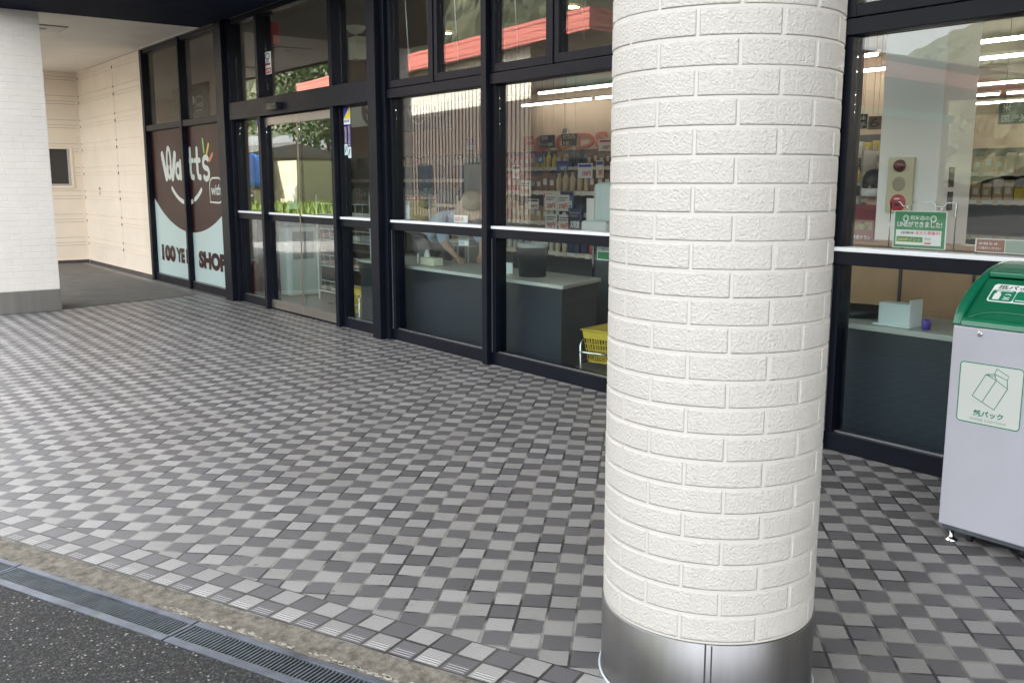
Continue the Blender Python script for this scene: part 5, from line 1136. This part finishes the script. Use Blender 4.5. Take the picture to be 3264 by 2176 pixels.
WR = mat('ribbed_sunlit', (.80, .78, .68), .5); WG = mat('ribbed_shaded', (.125, .105, .095), .6, var=.08, vscale=.5); WG2 = mat('ribbed_grey', (.14, .135, .14), .6)  # front wall: sunlit top and shadowed bottom are put into two colours
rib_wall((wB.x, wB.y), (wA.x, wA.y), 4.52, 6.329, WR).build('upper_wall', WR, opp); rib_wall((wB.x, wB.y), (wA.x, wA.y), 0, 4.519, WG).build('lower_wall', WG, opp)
rib_wall((wA.x, wA.y), (wC.x, wC.y), 0, 6.329, WG2).build('side_wall', WG2, opp); mb = rib_wall((cB.x+2.2+inw.x*30, cB.y+inw.y*30), (wB.x, wB.y), 0, 6.329, WG2); mb.build('end_wall', mat('ribbed_pale', (.30, .32, .34), .5), opp)
slab(wA+Vector((.35, -1.5, 0)), wC+Vector((.35, 0, 0)), Vector((-.3, 0, 0)), 5.05, 5.5, 'sign_band', mat('band_teal', (.16, .70, .56), .5)); slab(wA+Vector((.06, -1.5, 0)), wC+Vector((.06, 0, 0)), Vector((-.05, 0, 0)), 2.4, 5.04, 'shop_window_band', mat('band_sand', (.30, .25, .20), .5))
mb = MB(); mb.prism([cA+inw*.3+Vector((-.3, 0, 7.002)), cB+inw*.3+Vector((0, 0, 7.002)), cB+inw*28+Vector((0, 0, 7.6)), sE+Vector((-.3, 0, 7.6))], (0, 0, .06)); mb.build('roof', mat('roof_grey', (.16, .16, .17), .6), opp)
for k in range(4):
    p = wB.lerp(wA, .15+.2*k)-inw*.05; slab(p, p+dW*-1.4, -inw*.04, .4, 2.3, 'window', mat('dark_window', (.03, .035, .04), .1))
# farm shed, hedge trees, tarp frame, car
hs = thing('cream_house', 'low cream house with a tiled roof beyond the grass, mirrored in the sliding doors', 'house', (-69, -20, 0))
CH = mat('house_cream', (.46, .41, .29), .7, var=.05, vscale=1)
part('wall', CH, [(-76, -66, -26, -16.5, 0, 3.3)], hs, 0); part('wall', CH, [(-65.8, -62, -24, -19.5, 0, 3.0)], hs, 0)
mb = MB(); mb.prism([(-76.5, -26.5, 3.302), (-76.5, -16.0, 3.302), (-76.5, -21.2, 4.3)], (11, 0, 0)); rf = mb.build('roof', mat('roof_tile', (.10, .095, .09), .5), hs); part('ridge', mat('roof_tile', (.1, .1, .1)), [(-76.6, -65.4, -21.3, -21.1, 4.29, 4.42)], rf, 0)
for y in (-24.2, -18.6): w_ = part('window', mat('frame_brown', (.12, .07, .05), .5), [(-65.99, -65.95, y-.8, y+.8, 1.0, 2.3)], hs, 0); part('pane', mat('dark_window', (.03, .035, .04)), [(-65.949, -65.94, y-.72, y+.72, 1.08, 2.22)], w_, 0)
tp = thing('blue_tarp_rack', 'blue tarpaulin hung over a wooden frame, mirrored in the left side light', 'tarpaulin', (-46, -9.4, 0))
mb = MB(); vs = []; 
for j in range(7):
    for i in range(19): vs.append((-46.2+.35*j/6+.10*math.sin(i*1.7), -10.6+i*.13, 2.9-1.6*(j/6)-.05*math.sin(i*1.7+j)))
mb.add(vs, [(j*19+i, j*19+i+1, (j+1)*19+i+1, (j+1)*19+i) for j in range(6) for i in range(18)], True); o = mb.build('tarpaulin', mat('tarp_blue', (.05, .17, .50), .5), tp); o.modifiers.new('solid', 'SOLIDIFY').thickness = .01
for y in (-10.6, -8.3): mb = MB(); mb.tube([(-46.25, y, 0), (-46.25, y, 3.0)], .05, 6); mb.build('post', BRS, tp)
def car(cx, cy, rot, colm, label):
    t = thing('parked_car', label, 'car', (cx, cy, 0)); ca, sa = math.cos(rot), math.sin(rot)
    def R(x, y, z): return (cx+x*ca-y*sa, cy+x*sa+y*ca, z)
    P = [(-2.1, .35), (-2.15, .75), (-2.0, .95), (-1.7, 1.02), (-1.35, 1.45), (-.5, 1.55), (.4, 1.52), (1.05, 1.08), (1.9, .92), (2.15, .7), (2.15, .35)]
    mb = MB(); mb.prism([R(x, -.82, z) for x, z in P], Vector(R(0, .82, 0))-Vector(R(0, -.82, 0))); o = mb.build('body', colm, t, bevel=.05)
    for s_ in (-1, 1):
        mb = MB(); mb.prism([R(x, s_*.822, z) for x, z in [(-1.5, 1.05), (-1.28, 1.38), (-.5, 1.47), (.35, 1.44), (.85, 1.07)]], Vector(R(0, s_*.01, 0))-Vector(R(0, 0, 0))); mb.build('side_window', MATS['dark_window'], t)
        for x in (-1.35, 1.35):
            mb = MB(); n = 20; mb.add([R(x+.32*math.cos(a), s_*yy, .32+.32*math.sin(a)) for yy in (.70, .86) for a in [i*2*PI/n for i in range(n)]], [(i, (i+1) % n, n+(i+1) % n, n+i) for i in range(n)]+[tuple(range(n)), tuple(range(n, 2*n))]); w_ = mb.build('wheel', mat('rubber', (.015, .015, .015)), t)
            mb = MB(); mb.add([R(x+.2*math.cos(a), s_*yy, .32+.2*math.sin(a)) for yy in (.84, .87) for a in [i*2*PI/n for i in range(n)]], [(i, (i+1) % n, n+(i+1) % n, n+i) for i in range(n)]+[tuple(range(n)), tuple(range(n, 2*n))]); mb.build('rim', GALV, w_)
        mb = MB(); mb.add([R(2.155, s_*.6+dy, .7+dz) for dy in (-.14, .14) for dz in (-.06, .06)], [(0, 1, 3, 2)]); mb.build('headlight', WHT, t)
car(-60.5, -14.6, .3, mat('car_black', (.02, .02, .025), .2, coat=.6), 'dark parked car before the cream house, mirrored in the sliding doors')
gm = mat('grass_field', (.13, .19, .035), .9, var=.35, vscale=.6); gf = sheet('grass_field', [(-200, -60), (-47, -60), (-42, -7), (-42, 25), (-200, 25)], -.004, gm); structure(gf)
gb = MB(); random.seed(5)
for _ in range(9000):
    x = -42-abs(random.gauss(0, 9)); y = random.uniform(-24, 4); h = random.uniform(.15, .55); a = random.uniform(0, PI); d = Vector((math.cos(a), math.sin(a), 0))*.05; p = Vector((x, y, 0)); tip = p+Vector((random.gauss(0, .1), random.gauss(0, .1), h)); gb.add([p-d, p+d, tip], [(0, 1, 2)])
tag(gb.build('tall_grass', foliage_mat('grass_blades', (.08, .13, .02), (.24, .32, .06), 2.5)), 'tall yellow green grass at the edge of the car park', 'grass', kind='stuff')
LEAF = [foliage_mat('leaf_dark', (.020, .045, .010), (.07, .12, .022), .6), foliage_mat('leaf_mid', (.04, .08, .015), (.13, .20, .035), .8)]
BARK = mat('bark', (.07, .05, .035), .9)
crowns = {}
def crown(seed, H, R, n, ls, zlo=.3):
    key = (seed, H, R)
    if key in crowns: return crowns[key]
    rnd = random.Random(seed); mb = MB(); cl = [(Vector((rnd.uniform(-R, R)*.75, rnd.uniform(-R, R)*.75, H*rnd.uniform(zlo, .93))), rnd.uniform(.22, .45)*R) for _ in range(26)]
    for _ in range(n):
        c, r = rnd.choice(cl); v = Vector((rnd.gauss(0, 1), rnd.gauss(0, 1), rnd.gauss(0, .8))).normalized()*r*rnd.uniform(.6, 1.05); p = c+v
        k = max(.2, 1-abs(p.z/H-.55)*1.1); p.x *= k; p.y *= k
        a = Vector((rnd.gauss(0, 1), rnd.gauss(0, 1), rnd.gauss(0, 1))).normalized(); b = a.cross(Vector((rnd.gauss(0, 1), rnd.gauss(0, 1), rnd.gauss(0, 1)))).normalized(); s_ = ls*rnd.uniform(.6, 1.3)
        mb.add([p-a*s_, p-b*s_*.6, p+a*s_, p+b*s_*.6], [(0, 1, 2, 3)])
    o = mb.build('crown', LEAF[seed % 2]); me = o.data; bpy.data.objects.remove(o); crowns[key] = me; return me
def tree(x, y, seed, H, R, label, ls=.2, n=3200, grp='trees across the car park', cat='tree', name='broadleaf_tree'):
    t = thing(name, label, cat, (x, y, 0), grp); me = crown(seed, H, R, n, ls, .3 if cat == 'tree' else .05); c = bpy.data.objects.new('crown', me); COL.objects.link(c); c.parent = t
    mb = MB(); mb.tube([(x, y, 0), (x+.1, y, H*.3), (x-.1, y+.1, H*.6), (x, y, H*.85)], [.05*H**.5*.9, .045*H**.5, .03*H**.5, .01], 8)
    for k in range(4): a = k*1.7; mb.tube([(x, y, H*(.3+.1*k)), (x+R*.5*math.cos(a), y+R*.5*math.sin(a), H*(.5+.1*k))], [.02*H**.5, .008], 6)
    mb.build('trunk', BARK, t)
for i, (x, y, sd, H, R) in enumerate([(-86, -20, 1, 13, 6), (-82, -32, 2, 15, 7), (-92, -8, 3, 14, 7), (-78, -9, 4, 10, 5), (-98, -26, 1, 15, 6), (-70, -4, 2, 11, 5), (-64, -8.5, 3, 9, 4.5)]):
    tree(x, y, sd, H, R, f'broad leafy tree beyond the grass, {["left of the cream house roof", "tallest behind the cream house", "far tree by itself at the back", "small tree before the far one", "rear tree behind the house row", "tree at the left end of the row", "nearest tree of the row beside the dark car"][i]}', ls=.22, n=7000)
for i, (x, y) in enumerate([(-47, -5.2), (-46.6, -7.2), (-52, -7.5), (-51, 1.5), (-50, -1.5)]):
    tree(x, y, 11+i % 2, 2.2, 1.5, f'bush at the edge of the grass, {["beside the blue tarpaulin", "low in front of the blue tarpaulin", "behind the blue tarpaulin", "apart from the others, farthest left", "at the left end of the grass"][i]}', ls=.10, n=1800, grp='bushes at the edge of the grass', cat='bush', name='bush')
# wooded hills
from mathutils import noise as nz
def hills():
    vs, fs = [], []; na, nr = 330, 90
    for j in range(nr):
        r = 110+(j/(nr-1))**1.2*330
        for i in range(na):
            a = math.radians(-14+112*i/(na-1)); x = -math.cos(a)*r; y = 9.3-math.sin(a)*r
            def gs(ax, d, s, h): p = (-math.cos(math.radians(ax))*d, 9.3-math.sin(math.radians(ax))*d); return h*math.exp(-((x-p[0])**2+(y-p[1])**2)/(2*s*s))
            h = gs(14, 300, 75, 62)+gs(31, 300, 85, 82)+gs(74, 330, 50, 78)+gs(90, 330, 60, 60)
            h += (nz.fractal((x/45, y/45, 0), 1, 2, 5)*7)*min(1, h/12)
            v = nz.voronoi((x/7.5, y/7.5, 0))[0][0]; h += min(1, h/4)*(2.6-4.2*v+1.3*nz.noise((x/2.6, y/2.6, 3)))
            vs.append((x, y, max(-1, h-1.5)))
    for j in range(nr-1):
        for i in range(na-1): fs.append((j*na+i, j*na+i+1, (j+1)*na+i+1, (j+1)*na+i))
    mb = MB(); mb.add(vs, fs, False); o = mb.build('hills', foliage_mat('hill_wood', (.030, .040, .020), (.105, .112, .058), .16)); structure(o)
hills()
# notice board and stand just inside the doors
notice(-11.75, -11.45, 1.16, 1.46, 'pale notice addressed to customers on a stand behind the sliding doors', Y=5.3, back=mat('card_mint', (.55, .68, .60), .5), body=[('お客様へ', .15, .72, .85, .88, BLK), ('お願いとお知らせ', .1, .48, .9, .58, GRY), ('ご自由にお持ち', .1, .3, .8, .4, GRY), ('ください', .1, .12, .5, .22, GRY)])

# small posters and cards over the racks
random.seed(21)
for k in range(26):
    Y = 8.97 if k < 15 else 7.37; x = (-15.5+k*.44+random.uniform(-.1, .1)) if k < 15 else (-9.9+(k-15)*.31); z = random.uniform(1.05, 2.02) if k < 15 else random.choice([.78, 1.18, 1.55]); w = random.uniform(.12, .26); h = random.uniform(.10, .24)
    nm, c = random.choice([('cream', (.62, .56, .42)), ('white', (.66, .65, .62)), ('yellow', (.62, .50, .12)), ('pink', (.55, .30, .30)), ('blue', (.08, .16, .34))])
    t = thing('price_poster', f'{nm} price poster clipped to the {"long" if k < 15 else "short"} shelf rack', 'poster', (x, Y, z), 'price posters on the shelf racks')
    part('sheet', mat('poster_mix_'+nm, c, .5), [(x, x+w, Y-.004, Y, z, z+h)], t, 0)
    F = Flat((x, Y-.0045, z)); F.rect(w*.06, h*.74, w*.94, h*.93); F.build('heading_band', random.choice([REDP, GREENS, BLU, BLK]), t)
    text_part(random.choice(['98円', '158円', '298円', '108円']), Flat((x, Y-.005, z)), w*.3, h*.12, w*.9, h*.48, REDP if nm != 'blue' else WHT, t, bold=.03, lift=.001)

# loose grit on the paving, kerb and road
random.seed(31)
def grit(name, label, n, m, n0, n1, z, rmin, rmax, s0=-4, s1=3.2):
    mb = MB()
    for _ in range(n):
        p = kp(random.uniform(s0, s1), random.uniform(n0, n1)**1, z); r = random.uniform(rmin, rmax)
        if p.y > 4.5: continue
        a = random.uniform(0, PI); vs = [p+Vector((r*random.uniform(.7, 1.2)*math.cos(a+k*PI/2.5), r*random.uniform(.7, 1.2)*math.sin(a+k*PI/2.5), 0)) for k in range(5)]+[p+Vector((0, 0, r*.7))]
        mb.add(vs, [(k, (k+1) % 5, 5) for k in range(5)])
    tag(mb.build(name, m), label, name.replace('_', ' '), kind='stuff')
grit('pale_grit', 'scattered pale grains of grit on the asphalt, kerb and paving', 260, mat('grit_pale', (.45, .44, .41), .7), -1.6, .05, -.010, .0012, .0032)
grit('paving_grit', 'tiny scattered crumbs on the checkered paving', 240, mat('grit_brown', (.12, .10, .07), .8), .1, 2.6, .0005, .001, .003)
